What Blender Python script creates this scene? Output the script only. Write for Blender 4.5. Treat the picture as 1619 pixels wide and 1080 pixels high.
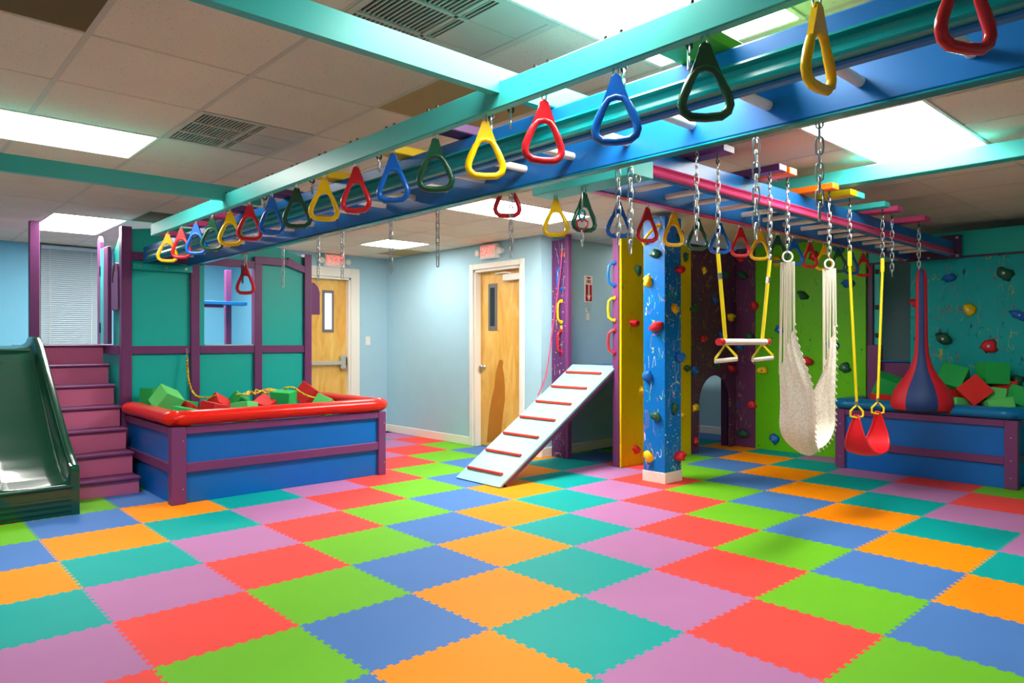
import bpy, bmesh, math, random
from mathutils import Vector, Matrix, noise as mnoise

for o in list(bpy.data.objects): bpy.data.objects.remove(o, do_unlink=True)
scene = bpy.context.scene
COL = scene.collection
R = math.radians

# ------------------------------------------------------------------ camera, world, exposure
YAW = 0.8275
cd = bpy.data.cameras.new('camera'); cam = bpy.data.objects.new('camera', cd); COL.objects.link(cam)
cam.location = (-2.055, -2.993, 1.285)
cam.rotation_euler = (R(90), 0, YAW - R(90))
cd.sensor_width = 36.0; cd.lens = 1114.0 * 36.0 / 1619.0; cd.clip_start = 0.05
scene.camera = cam
world = bpy.data.worlds.new('world'); scene.world = world; world.use_nodes = True
world.node_tree.nodes['Background'].inputs[0].default_value = (0.75, 0.85, 1.0, 1)
world.node_tree.nodes['Background'].inputs[1].default_value = 0.35
vs = scene.view_settings
vs.view_transform = 'Standard'; vs.look = 'None'; vs.gamma = 1.0; vs.use_curve_mapping = False
vs.exposure = 1.66
LAMP = 9.0            # emission strength of the ceiling light diffusers
H = 2.465             # ceiling height

# ------------------------------------------------------------------ materials
def lin(h):
    h = h.lstrip('#'); c = [int(h[i:i+2], 16)/255 for i in (0, 2, 4)]
    return tuple(x/12.92 if x <= .04045 else ((x+.055)/1.055)**2.4 for x in c) + (1,)
MATS = {}
def nmat(name):
    m = bpy.data.materials.new(name); m.use_nodes = True; MATS[name] = m
    nt = m.node_tree; return m, nt, nt.nodes['Principled BSDF']
def N(nt, t, **kw):
    n = nt.nodes.new(t)
    for k, v in kw.items():
        if k in n.inputs: n.inputs[k].default_value = v
        else: setattr(n, k, v)
    return n
def mixrgb(nt, fac, a, b):
    n = nt.nodes.new('ShaderNodeMix'); n.data_type = 'RGBA'
    for i, v in ((0, fac), (6, a), (7, b)):
        if hasattr(v, 'is_linked') or hasattr(v, 'links'): nt.links.new(v, n.inputs[i])
        else: n.inputs[i].default_value = v
    return n.outputs[2]
def math_(nt, op, a, b=None):
    n = nt.nodes.new('ShaderNodeMath'); n.operation = op
    for i, v in ((0, a), (1, b)):
        if v is None: continue
        if hasattr(v, 'links'): nt.links.new(v, n.inputs[i])
        else: n.inputs[i].default_value = v
    return n.outputs[0]
def coords(nt, scale=(1, 1, 1), world_=False):
    tc = nt.nodes.new('ShaderNodeTexCoord'); mp = nt.nodes.new('ShaderNodeMapping'); mp.inputs['Scale'].default_value = scale
    if world_:
        g = nt.nodes.new('ShaderNodeNewGeometry'); nt.links.new(g.outputs['Position'], mp.inputs[0])
    else: nt.links.new(tc.outputs['Object'], mp.inputs[0])
    return mp.outputs[0]
def paint(name, hexc, rough=0.4, var=0.06, bump=0.0, bscale=60, metallic=0.0, spec=0.35, coat=0.0):
    m, nt, b = nmat(name); c = lin(hexc)
    co = coords(nt)
    n = N(nt, 'ShaderNodeTexNoise'); n.inputs['Scale'].default_value = 6; n.inputs['Detail'].default_value = 4
    nt.links.new(co, n.inputs['Vector'])
    d = tuple(x*(1-var*1.5) for x in c[:3]) + (1,); l = tuple(min(1, x*(1+var)) for x in c[:3]) + (1,)
    nt.links.new(mixrgb(nt, n.outputs['Fac'], d, l), b.inputs['Base Color'])
    b.inputs['Roughness'].default_value = rough; b.inputs['Metallic'].default_value = metallic
    b.inputs['Specular IOR Level'].default_value = spec; b.inputs['Coat Weight'].default_value = coat
    if bump:
        n2 = N(nt, 'ShaderNodeTexNoise'); n2.inputs['Scale'].default_value = bscale; n2.inputs['Detail'].default_value = 3
        nt.links.new(co, n2.inputs['Vector'])
        bp = N(nt, 'ShaderNodeBump'); bp.inputs['Strength'].default_value = bump; bp.inputs['Distance'].default_value = .002
        nt.links.new(n2.outputs['Fac'], bp.inputs['Height']); nt.links.new(bp.outputs[0], b.inputs['Normal'])
    return m
def emit(name, hexc, s):
    m, nt, b = nmat(name); c = lin(hexc)
    b.inputs['Base Color'].default_value = c; b.inputs['Emission Color'].default_value = c; b.inputs['Emission Strength'].default_value = s
    return m
def splatter(name, base, cols, rough=0.4, dens=1.0, seed=0.0):
    """painted plywood with flicked paint: thin wandering streaks and small drops"""
    m, nt, b = nmat(name)
    tc = nt.nodes.new('ShaderNodeTexCoord'); col = lin(base)
    cur = None
    for i, hx in enumerate(cols):
        # streaks: thin iso lines of a stretched noise, masked by a second noise
        mp = N(nt, 'ShaderNodeMapping'); mp.inputs['Location'].default_value = (seed+i*7.3, i*3.1, i*5.7)
        mp.inputs['Rotation'].default_value = (.5+.4*i, .35*(-1)**i, .3*i); mp.inputs['Scale'].default_value = (9, 9, 2.2)
        nt.links.new(tc.outputs['Object'], mp.inputs[0])
        n = N(nt, 'ShaderNodeTexNoise'); n.inputs['Scale'].default_value = 1.6; n.inputs['Detail'].default_value = 1.2; nt.links.new(mp.outputs[0], n.inputs['Vector'])
        line = math_(nt, 'LESS_THAN', math_(nt, 'ABSOLUTE', math_(nt, 'SUBTRACT', n.outputs['Fac'], .5)), .006*dens)
        mp2 = N(nt, 'ShaderNodeMapping'); mp2.inputs['Location'].default_value = (i*11.3+seed, 4.2, i*2.7); nt.links.new(tc.outputs['Object'], mp2.inputs[0])
        n2 = N(nt, 'ShaderNodeTexNoise'); n2.inputs['Scale'].default_value = 5; nt.links.new(mp2.outputs[0], n2.inputs['Vector'])
        mask = math_(nt, 'GREATER_THAN', n2.outputs['Fac'], .57)
        st = math_(nt, 'MULTIPLY', line, mask)
        v = N(nt, 'ShaderNodeTexVoronoi'); v.inputs['Scale'].default_value = 34 + 9*i; nt.links.new(mp2.outputs[0], v.inputs['Vector'])
        sx = N(nt, 'ShaderNodeSeparateColor'); nt.links.new(v.outputs['Color'], sx.inputs[0])
        rad = math_(nt, 'MULTIPLY', math_(nt, 'MAXIMUM', math_(nt, 'SUBTRACT', sx.outputs[0], 1-.22*dens), 0.0), 1.1)
        dot = math_(nt, 'LESS_THAN', v.outputs['Distance'], rad)
        f = math_(nt, 'MAXIMUM', st, dot)
        cur = mixrgb(nt, f, cur if cur is not None else col, lin(hx))
    nt.links.new(cur, b.inputs['Base Color']); b.inputs['Roughness'].default_value = rough; b.inputs['Specular IOR Level'].default_value = .2
    return m

M = MATS
FLOORC = {'orange': '#FF9000', 'teal': '#00A29C', 'purple': '#B276A8', 'red': '#F04A42', 'green': '#6CBA22', 'blue': '#4A7ABE'}
def foam_mat(name, hx):
    m, nt, b = nmat(name)
    co = coords(nt)
    n = N(nt, 'ShaderNodeTexNoise'); n.inputs['Scale'].default_value = 3; nt.links.new(co, n.inputs['Vector'])
    c = lin(hx); nt.links.new(mixrgb(nt, n.outputs['Fac'], tuple(x*.93 for x in c[:3])+(1,), tuple(min(1, x*1.04) for x in c[:3])+(1,)), b.inputs['Base Color'])
    b.inputs['Roughness'].default_value = .6; b.inputs['Specular IOR Level'].default_value = .15
    w = N(nt, 'ShaderNodeTexWave'); w.inputs['Scale'].default_value = 34; w.inputs['Distortion'].default_value = 0.0
    rot = N(nt, 'ShaderNodeMapping'); rot.inputs['Rotation'].default_value = (0, 0, R(45)); nt.links.new(co, rot.inputs[0]); nt.links.new(rot.outputs[0], w.inputs['Vector'])
    bp = N(nt, 'ShaderNodeBump'); bp.inputs['Strength'].default_value = .12; bp.inputs['Distance'].default_value = .001
    nt.links.new(w.outputs['Fac'], bp.inputs['Height']); nt.links.new(bp.outputs[0], b.inputs['Normal'])
    return m
for k, v in FLOORC.items(): foam_mat('foam_'+k, v)
paint('wall_blue', '#A6CCDB', .6, .03, .15, 300)
paint('wall_sky', '#78C2E2', .6, .03, .15, 300)
paint('trim_white', '#EDE6DA', .4, .02)
paint('subfloor', '#2A2A30', .8)
paint('purple', '#73396C', .38, .06, .08, 40)
paint('purple_dark', '#4B2A50', .4, .06)
paint('pink_riser', '#D06C94', .42, .05)
paint('teal_panel', '#10B6AA', .4, .05)
paint('aqua', '#3EBCB6', .35, .04)
paint('aqua_light', '#92D2CC', .35, .03)
paint('blue_rail', '#1470BE', .35, .08, .06, 30)
paint('channel_teal', '#06868A', .25, .05)
paint('channel_pink', '#D8487E', .25, .05)
paint('blue_pit', '#0268BE', .35, .05)
paint('red_vinyl', '#DE1C0E', .28, .05, .2, 30)
paint('blue_vinyl', '#0B74AE', .28, .05, .2, 30)
paint('slide_green', '#034430', .2, .06, .05, 8, coat=.4)
paint('white_wood', '#E9DED0', .45, .03)
paint('rung_white', '#EFE6DC', .35, .03)
paint('steel', '#B9BBB8', .3, .05, metallic=1.0)
paint('steel_dark', '#3B3C3C', .35, .05, metallic=.8)
paint('black', '#15161A', .5)
paint('cleat_red', '#E0382C', .35, .05)
paint('yellow_paint', '#F0C400', .4, .04)
paint('orange_paint', '#FF7A0E', .4, .04)
paint('green_paint', '#58B81A', .4, .04)
paint('pink_paint', '#D0487F', .4, .04)
paint('violet_paint', '#5A2F66', .4, .04)
paint('plastic_red', '#D5202B', .25, .04, coat=.3)
paint('plastic_yellow', '#FFC800', .25, .04, coat=.3)
paint('plastic_green', '#1D5037', .25, .04, coat=.3)
paint('plastic_blue', '#0F63C4', .25, .04, coat=.3)
paint('hold_red', '#DE2430', .45, .08, .3, 80)
paint('hold_yellow', '#FBC90C', .45, .08, .3, 80)
paint('hold_green', '#1F5A40', .45, .1, .3, 80)
paint('hold_blue', '#0E66C0', .45, .08, .3, 80)
paint('rope_yellow', '#F5D90A', .5, .08, .3, 200)
paint('rope_white', '#E8E2CC', .7, .08, .5, 200)
paint('rope_pink', '#D83058', .6, .12, .3, 150)
paint('sling_red', '#D80D1E', .5, .06, .2, 60)
paint('fabric_navy', '#0F2B5C', .6, .08, .3, 150)
paint('fabric_red', '#B01020', .6, .08, .3, 150)
paint('fabric_dark', '#101828', .7)
paint('cube_green', '#22B455', .7, .05, .2, 200)
paint('cube_lime', '#62D36A', .7, .05, .2, 200)
paint('cube_red', '#DD2420', .7, .05, .2, 200)
paint('glass_dark', '#2E3436', .15)
paint('grey_metal', '#BDB8AC', .35, .04, metallic=.3)
paint('frame_grey', '#6E6A68', .4)
paint('closer', '#E7E4DA', .35)
paint('exit_white', '#EDE3DC', .4)
paint('sign_red', '#B0202A', .4)
paint('sign_white', '#F2ECE6', .4)
paint('blind_white', '#B9CBD6', .45, .03)
paint('blue_shelf', '#1C72B8', .4)
paint('vent_white', '#C8C2B4', .5)
paint('vent_dark', '#3A3226', .7)
paint('tile_brown', '#6A5C3C', .85)
paint('tile_tan', '#B29B6A', .85)
paint('grid_white', '#C9C0B0', .5)
for _k, _f in enumerate((.85, 1.0, .9, 1.9, .9, .85, .9, .35)): emit(f'lamp_{_k}', '#FFFBF4', LAMP*_f)
emit('exit_glow', '#FF4A40', 1.0)
emit('daylight_pane', '#DCE6FF', .32)
splatter('yellow_splat', '#F4CE00', ['#3A2E12', '#C89A00', '#5A4A12'], .4, .35, 2.0)
splatter('green_splat', '#62C010', ['#2C5A10', '#B0A020', '#A05A20', '#254A30'], .42, .45, 5.0)
splatter('purple_splat', '#66365F', ['#C9A83A', '#8E2F3E', '#6E8A3A', '#3A5A8A'], .42, 1.2, 1.0)
splatter('post_splat', '#5C3266', ['#D8C040', '#D8C9C0', '#C04050'], .42, 1.15, 8.0)
splatter('blue_splat', '#0A70C0', ['#E8E8EC', '#D8D848', '#C05A90', '#4FB84A'], .35, 1.25, 3.0)
splatter('teal_splat', '#06A8AA', ['#C0B040', '#0A3A48', '#A83A48', '#18506A'], .42, .9, 9.0)
# ceiling tile: speckled mineral fibre
m, nt, b = nmat('ceiling_tile'); co = coords(nt)
n1 = N(nt, 'ShaderNodeTexNoise'); n1.inputs['Scale'].default_value = 90; n1.inputs['Detail'].default_value = 2; nt.links.new(co, n1.inputs['Vector'])
n2 = N(nt, 'ShaderNodeTexNoise'); n2.inputs['Scale'].default_value = 2; nt.links.new(co, n2.inputs['Vector'])
sp = math_(nt, 'GREATER_THAN', n1.outputs['Fac'], .66)
base = mixrgb(nt, n2.outputs['Fac'], lin('#D8CAB6'), lin('#E6DAC8'))
nt.links.new(mixrgb(nt, math_(nt, 'MULTIPLY', sp, .45), base, lin('#7A6A58')), b.inputs['Base Color']); b.inputs['Roughness'].default_value = .9
# birch veneer door
m, nt, b = nmat('door_wood'); co = coords(nt, (1, 1, .35))
n1 = N(nt, 'ShaderNodeTexNoise'); n1.inputs['Scale'].default_value = 7; n1.inputs['Detail'].default_value = 6; n1.inputs['Distortion'].default_value = 1.2; nt.links.new(co, n1.inputs['Vector'])
cr = N(nt, 'ShaderNodeValToRGB'); nt.links.new(n1.outputs['Fac'], cr.inputs[0])
cr.color_ramp.elements[0].position = .3; cr.color_ramp.elements[0].color = lin('#D59A35'); cr.color_ramp.elements[1].position = .7; cr.color_ramp.elements[1].color = lin('#EBC06A')
nt.links.new(cr.outputs[0], b.inputs['Base Color']); b.inputs['Roughness'].default_value = .35
paint('door_heart', '#B9741F', .4, .12)
# knotted cord fabric of the hammock
m, nt, b = nmat('hammock_net'); co = coords(nt)
w1 = N(nt, 'ShaderNodeTexVoronoi'); w1.inputs['Scale'].default_value = 75; nt.links.new(co, w1.inputs['Vector'])
cr = N(nt, 'ShaderNodeValToRGB'); nt.links.new(w1.outputs['Distance'], cr.inputs[0])
cr.color_ramp.elements[0].position = .2; cr.color_ramp.elements[0].color = lin('#F6F1E2'); cr.color_ramp.elements[1].position = .75; cr.color_ramp.elements[1].color = lin('#E4DECB')
nt.links.new(cr.outputs[0], b.inputs['Base Color']); b.inputs['Roughness'].default_value = .85
bp = N(nt, 'ShaderNodeBump'); bp.inputs['Strength'].default_value = .5; bp.inputs['Distance'].default_value = .004; bp.invert = True
nt.links.new(w1.outputs['Distance'], bp.inputs['Height']); nt.links.new(bp.outputs[0], b.inputs['Normal'])

# ------------------------------------------------------------------ mesh helpers
class MB:
    def __init__(s): s.v = []; s.f = []; s.sm = []; s.mi = []
    def add(s, vs, fs, smooth=False, mi=0, M4=None):
        o = len(s.v)
        s.v += [tuple(M4 @ Vector(p)) if M4 else tuple(p) for p in vs]
        s.f += [tuple(i+o for i in f) for f in fs]; s.sm += [smooth]*len(fs); s.mi += [mi]*len(fs); return s
    def box(s, x0, x1, y0, y1, z0, z1, c=0.004, mi=0, M4=None):
        """chamfered box"""
        if x0 > x1: x0, x1 = x1, x0
        if y0 > y1: y0, y1 = y1, y0
        if z0 > z1: z0, z1 = z1, z0
        c = min(c, .3*min(x1-x0, y1-y0, z1-z0))
        if c <= 0:
            vs = [(x, y, z) for x in (x0, x1) for y in (y0, y1) for z in (z0, z1)]
            fs = [(0, 1, 3, 2), (4, 6, 7, 5), (0, 4, 5, 1), (2, 3, 7, 6), (0, 2, 6, 4), (1, 5, 7, 3)]
            return s.add(vs, fs, False, mi, M4)
        X = (x0, x1); Y = (y0, y1); Z = (z0, z1); vs = []; idx = {}
        for a in (0, 1):
            for b_ in (0, 1):
                for d in (0, 1):
                    sx, sy, sz = 1-2*a, 1-2*b_, 1-2*d
                    idx[a, b_, d, 0] = len(vs); vs.append((X[a], Y[b_]+sy*c, Z[d]+sz*c))
                    idx[a, b_, d, 1] = len(vs); vs.append((X[a]+sx*c, Y[b_], Z[d]+sz*c))
                    idx[a, b_, d, 2] = len(vs); vs.append((X[a]+sx*c, Y[b_]+sy*c, Z[d]))
        fs = []
        def q(k): fs.append(tuple(idx[i] for i in k))
        for a in (0, 1):
            k = [(a, 0, 0, 0), (a, 0, 1, 0), (a, 1, 1, 0), (a, 1, 0, 0)]; q(k if a == 0 else k[::-1])
            k = [(0, a, 0, 1), (1, a, 0, 1), (1, a, 1, 1), (0, a, 1, 1)]; q(k if a == 0 else k[::-1])
            k = [(0, 0, a, 2), (0, 1, a, 2), (1, 1, a, 2), (1, 0, a, 2)]; q(k if a == 0 else k[::-1])
        for a in (0, 1):
            for b_ in (0, 1):
                fl = (a+b_) % 2
                k = [(a, b_, 0, 0), (a, b_, 1, 0), (a, b_, 1, 1), (a, b_, 0, 1)]; q(k[::-1] if not fl else k)
                k = [(a, 0, b_, 0), (a, 1, b_, 0), (a, 1, b_, 2), (a, 0, b_, 2)]; q(k[::-1] if not fl else k)
                k = [(0, a, b_, 1), (1, a, b_, 1), (1, a, b_, 2), (0, a, b_, 2)]; q(k if not fl else k[::-1])
                for d in (0, 1):
                    k = [(a, b_, d, 0), (a, b_, d, 1), (a, b_, d, 2)]; q(k if (a+b_+d) % 2 == 0 else k[::-1])
        return s.add(vs, fs, False, mi, M4)
    def tube(s, path, r, n=8, closed=False, caps=True, mi=0, smooth=True):
        P = [Vector(p) for p in path]; k = len(P); rr = r if hasattr(r, '__len__') else [r]*k
        vs = []; prev = None
        for i, p in enumerate(P):
            a = P[(i-1) % k] if closed or i > 0 else P[i]; b_ = P[(i+1) % k] if closed or i < k-1 else P[i]
            t = (b_-a).normalized()
            if prev is None:
                up = Vector((0, 0, 1)) if abs(t.z) < .9 else Vector((1, 0, 0)); u = t.cross(up).normalized()
            else:
                u = prev - t*prev.dot(t)
                u = u.normalized() if u.length > 1e-6 else t.orthogonal().normalized()
            prev = u; w = t.cross(u)
            for j in range(n):
                an = 2*math.pi*j/n; vs.append(p + (u*math.cos(an)+w*math.sin(an))*rr[i])
        fs = []; m_ = k if closed else k-1
        for i in range(m_):
            for j in range(n):
                a = i*n+j; b_ = i*n+(j+1) % n; c_ = ((i+1) % k)*n+(j+1) % n; d = ((i+1) % k)*n+j; fs.append((a, b_, c_, d))
        s.add(vs, fs, smooth, mi)
        if caps and not closed:
            o = len(s.v); 
            s.v += [tuple(v) for v in vs[:n]] + [tuple(v) for v in vs[-n:]]
            s.f += [tuple(o+j for j in range(n-1, -1, -1)), tuple(o+n+j for j in range(n))]; s.sm += [False]*2; s.mi += [mi]*2
        return s
    def prism(s, poly, axis, a0, a1, mi=0, smooth=False):
        """poly: list of 2D points, extruded along axis ('X': (y,z), 'Y': (x,z), 'Z': (x,y))"""
        def P(p, a): return {'X': (a, p[0], p[1]), 'Y': (p[0], a, p[1]), 'Z': (p[0], p[1], a)}[axis]
        n = len(poly); vs = [P(p, a0) for p in poly] + [P(p, a1) for p in poly]
        fs = [tuple(range(n-1, -1, -1)), tuple(range(n, 2*n))] + [(i, (i+1) % n, n+(i+1) % n, n+i) for i in range(n)]
        return s.add(vs, fs, smooth, mi)
    def lathe(s, prof, c, n=24, a0=0, a1=2*math.pi, mi=0, smooth=True):
        full = abs(a1-a0-2*math.pi) < 1e-6; m_ = n if full else n+1; vs = []
        for r_, z in prof:
            for j in range(m_):
                a = a0+(a1-a0)*j/n; vs.append((c[0]+r_*math.cos(a), c[1]+r_*math.sin(a), c[2]+z))
        fs = []
        for i in range(len(prof)-1):
            for j in range(n):
                j2 = (j+1) % m_; fs.append((i*m_+j, i*m_+j2, (i+1)*m_+j2, (i+1)*m_+j))
        return s.add(vs, fs, smooth, mi)
    def grid(s, fn, nu, nv, smooth=True, mi=0):
        vs = [fn(i/nu, j/nv) for i in range(nu+1) for j in range(nv+1)]
        fs = [(i*(nv+1)+j, (i+1)*(nv+1)+j, (i+1)*(nv+1)+j+1, i*(nv+1)+j+1) for i in range(nu) for j in range(nv)]
        return s.add(vs, fs, smooth, mi)
    def mesh(s, name, origin, mats):
        me = bpy.data.meshes.new(name); o = Vector(origin)
        me.from_pydata([tuple(Vector(v)-o) for v in s.v], [], s.f)
        for mm in mats: me.materials.append(M[mm])
        me.polygons.foreach_set('use_smooth', s.sm); me.polygons.foreach_set('material_index', s.mi)
        me.update()
        bm = bmesh.new(); bm.from_mesh(me); bmesh.ops.recalc_face_normals(bm, faces=bm.faces); bm.to_mesh(me); bm.free()
        return me
    def center(s):
        xs = list(zip(*s.v)); return Vector([(min(a)+max(a))/2 for a in xs])
    def base(s):
        c = s.center(); c.z = min(v[2] for v in s.v); return c
    def build(s, name, mats, parent=None, label=None, cat=None, group=None, kind=None, origin=None):
        if isinstance(mats, str): mats = [mats]
        og = Vector(origin) if origin is not None else (s.center() if parent else s.base())
        ob = bpy.data.objects.new(name, s.mesh(name, og, mats)); COL.objects.link(ob)
        put(ob, og, parent); tag(ob, label, cat, group, kind)
        return ob
WL = {}
def put(ob, wloc, parent):
    WL[ob.name] = Vector(wloc)
    if parent: ob.parent = parent; ob.location = Vector(wloc) - WL[parent.name]
    else: ob.location = wloc
def tag(o, label=None, cat=None, group=None, kind=None):
    for k, v in (('label', label), ('category', cat), ('group', group), ('kind', kind)):
        if v: o[k] = v
def thing(name, loc, label, cat, group=None, kind=None):
    o = bpy.data.objects.new(name, None); COL.objects.link(o); o.empty_display_size = .05
    put(o, loc, None); tag(o, label, cat, group, kind); return o
def inst(name, me, wloc, parent=None, label=None, cat=None, group=None):
    o = bpy.data.objects.new(name, me); COL.objects.link(o); put(o, wloc, parent); tag(o, label, cat, group); return o
def copy_tree(o, wloc):
    c = o.copy(); COL.objects.link(c); put(c, wloc, None)
    for ch in list(o.children):
        d = ch.copy(); COL.objects.link(d); d.parent = c
    return c
def rail(name, mat, parent, x0, x1, y0, y1, z0, z1, c=.004, **kw):
    return MB().box(x0, x1, y0, y1, z0, z1, c).build(name, mat, parent, **kw)
ORD = ['first', 'second', 'third', 'fourth', 'fifth', 'sixth', 'seventh', 'eighth', 'ninth', 'tenth', 'eleventh', 'twelfth']

# ------------------------------------------------------------------ room shell
XL, XR, YN, YW = -3.3, 6.62, -4.6, 7.1      # left wall, right wall, near wall, window wall
XD, YD, YE, XC = 3.46, 5.66, 2.53, 1.785    # door-2 wall, door-1 wall, extinguisher wall, return wall
T = .14
fl = MB().box(XL, XR, YN, YW, -.12, -.013, 0).build('floor', 'subfloor', kind='structure')
S = .61
def tooth_edge(p0, p1, nrm, n=10, d=.0075):
    """interlocking dovetail edge from p0 to p1"""
    p0 = Vector(p0); t = (Vector(p1)-p0); L = t.length; t.normalize(); nr = Vector(nrm); out = []
    for i in range(n):
        a = i/n*L; w = L/n
        for (u, h) in ((.14, -d), (.08, d), (.62, d), (.56, -d)) if False else ((.17, -d), (.10, d), (.60, d), (.53, -d)):
            out.append(p0 + t*(a+u*w+.1*w) + nr*h)
    return out
def tile_mesh(color):
    e1 = tooth_edge((0, 0), (S, 0), (0, 1)); e2 = tooth_edge((S, 0), (S, S), (1, 0))
    e3 = [p+Vector((0, S)) for p in e1][::-1]; e4 = [p-Vector((S, 0)) for p in e2][::-1]
    poly = [Vector((0, 0))]+e1+[Vector((S, 0))]+e2+[Vector((S, S))]+e3+[Vector((0, S))]+e4
    poly = [(p.x-S/2, p.y-S/2) for p in poly]
    mb = MB(); n = len(poly)
    mb.prism(poly, 'Z', -.013, 0.0)
    me = bpy.data.meshes.new('foam_tile_'+color); me.from_pydata(mb.v, [], mb.f); me.materials.append(M['foam_'+color]); me.update(); return me
TILES = {c: tile_mesh(c) for c in FLOORC}
SEQ = ['orange', 'teal', 'purple', 'red', 'green', 'blue']
fwd = Vector((math.cos(YAW), math.sin(YAW))); rgt = Vector((math.sin(YAW), -math.cos(YAW)))
def inroom(x, y, mg=0.0):
    return XL-mg < x < XR+mg and YN-mg < y < YW+mg and not (x > XC+.0-mg and y > YD+mg) and not (x > XD-mg+.3 and y > YE+mg+.3)
for i in range(-7, 12):
    for j in range(-12, 9):
        cx, cy = (i+.5)*S, -(j+.5)*S
        d = Vector((cx+2.055, cy+2.993)); dep = d.dot(fwd); lat = d.dot(rgt)
        if not inroom(cx, cy, .05) or dep < .6 or abs(lat) > dep*.95+.9: continue
        cc = SEQ[(i+j) % 6]
        if cx > 3.66 and cy > 1.83: cc = {(6, -4): 'blue', (7, -4): 'green', (8, -4): 'blue', (9, -4): 'teal', (10, -4): 'blue', (6, -5): 'green', (7, -5): 'blue', (8, -5): 'teal', (9, -5): 'blue'}.get((i, j), cc)
        inst('foam_tile', TILES[cc], (cx, cy, 0), fl)

def wall(name, boxes, mat='wall_blue'): 
    mb = MB()
    for b_ in boxes: mb.box(*b_, 0)
    return mb.build(name, mat, kind='structure')
wall('wall_back', [(XL, XC+T, YW, YW+T, 0, H+.05)], 'wall_sky')
wall('wall_return', [(XC, XC+T, YD+T, YW, 0, H+.05)], 'wall_sky')
D1 = (1.98, 2.88, 2.16); D2 = (2.86, 3.70, 2.16)       # door openings along the walls
wall('wall_center', [(XC, D1[0], YD, YD+T, 0, H+.05), (D1[1], XD, YD, YD+T, 0, H+.05), (D1[0], D1[1], YD, YD+T, D1[2], H+.05)])
wall('wall_door', [(XD, XD+T, YE+T, D2[0], 0, H+.05), (XD, XD+T, D2[1], YD+T, 0, H+.05), (XD, XD+T, D2[0], D2[1], D2[2], H+.05)])
wall('wall_far', [(XD, XR+T, YE, YE+T, 0, H+.05)])
wall('wall_right', [(XR, XR+T, YN, YE, 0, H+.05)])
wall('wall_left', [(XL-T, XL, YN, YW, 0, H+.05)])
wall('wall_near', [(XL, XR, YN-T, YN, 0, H+.05)])
# baseboards
bb = .105
def baseboard(name, x0, x1, y0, y1): MB().box(x0, x1, y0, y1, 0, bb, .006).build(name, 'trim_white', kind='structure')
baseboard('baseboard_center', XC, D1[0]-.13, YD-.016, YD); baseboard('baseboard_center_right', D1[1]+.13, XD, YD-.016, YD)
baseboard('baseboard_door', XD-.016, XD, D2[1]+.075, YD-.016); baseboard('baseboard_door_right', XD-.016, XD, YE-.016, D2[0]-.075)
baseboard('baseboard_far', XD, XR, YE-.016, YE)
baseboard('baseboard_back', XL, XC, YW-.016, YW); baseboard('baseboard_right', XR-.016, XR, YN, YE-.016)

# door_1 (left, panic bar) on the wall_center
d1 = thing('door_1', (2.43, YD+.09, 0), None, None, kind='structure')
MB().box(D1[0]+.03, D1[1]-.03, YD+.085, YD+.125, .008, D1[2]-.03, .002).build('door_leaf', 'door_wood', d1)
fr = MB(); fr.box(D1[0]-.0, D1[0]+.03, YD-.0, YD+T, 0, D1[2], .003); fr.box(D1[1]-.03, D1[1], YD, YD+T, 0, D1[2], .003); fr.box(D1[0], D1[1], YD, YD+T, D1[2]-.03, D1[2], .003)
fr.build('door_jamb', 'trim_white', d1)
cs = MB(); cs.box(D1[1], D1[1]+.13, YD-.022, YD, 0, D1[2]+.13, .006); cs.box(D1[0]-.13, D1[0], YD-.022, YD, 0, D1[2]+.13, .006); cs.box(D1[0], D1[1], YD-.022, YD, D1[2], D1[2]+.13, .006)
cs.build('door_casing', 'trim_white', d1)
g = MB(); g.box(2.495, 2.665, YD+.076, YD+.086, 1.41, 1.98, .002); g.build('window_frame', 'frame_grey', d1)
MB().box(2.53, 2.63, YD+.072, YD+.078, 1.45, 1.94, 0).build('glass_pane', 'daylight_pane', d1, label='bright narrow vertical glass pane')
pb = MB(); pb.box(D1[0]+.06, 2.79, YD+.035, YD+.06, .965, 1.02, .006); pb.build('panic_bar', 'grey_metal', d1)
pb = MB(); pb.box(2.75, 2.83, YD+.02, YD+.085, .90, 1.10, .02); pb.build('panic_latch', 'grey_metal', d1)
MB().box(2.845, 2.872, YD+.05, YD+.085, .95, 1.06, .006).build('strike', 'black', d1)

# door_2 on wall_door
d2 = thing('door_2', (XD+.1, 3.28, 0), None, None, kind='structure')
leaf = MB().box(XD+.085, XD+.125, D2[0]+.03, D2[1]-.03, .01, D2[2]-.03, .002).build('door_leaf', 'door_wood', d2)
fr = MB(); fr.box(XD, XD+T, D2[0], D2[0]+.03, 0, D2[2], .003); fr.box(XD, XD+T, D2[1]-.03, D2[1], 0, D2[2], .003); fr.box(XD, XD+T, D2[0], D2[1], D2[2]-.03, D2[2], .003)
fr.build('door_jamb', 'trim_white', d2)
cs = MB(); cs.box(XD-.02, XD, D2[1], D2[1]+.07, 0, D2[2]+.07, .006); cs.box(XD-.02, XD, D2[0]-.07, D2[0], 0, D2[2]+.07, .006); cs.box(XD-.02, XD, D2[0], D2[1], D2[2], D2[2]+.07, .006)
cs.build('door_casing', 'trim_white', d2)
MB().box(XD+.076, XD+.088, 3.36, 3.52, 1.42, 1.985, .003).build('window_frame', 'frame_grey', d2)
MB().box(XD+.072, XD+.08, 3.40, 3.48, 1.47, 1.935, 0).build('glass_pane', 'glass_dark', d2, label='dark narrow glass pane')
kn = MB(); kn.lathe([(.0, .0), (.03, .004), (.03, .012), (.012, .016), (.012, .035), (.03, .045), (.032, .06), (.02, .072), (0, .074)], (0, 0, 0), 16)
kn.v = [(XD+.085-z, 3.60+x, .975+y) for x, y, z in kn.v]; kn.build('door_knob', 'steel', d2)
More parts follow.
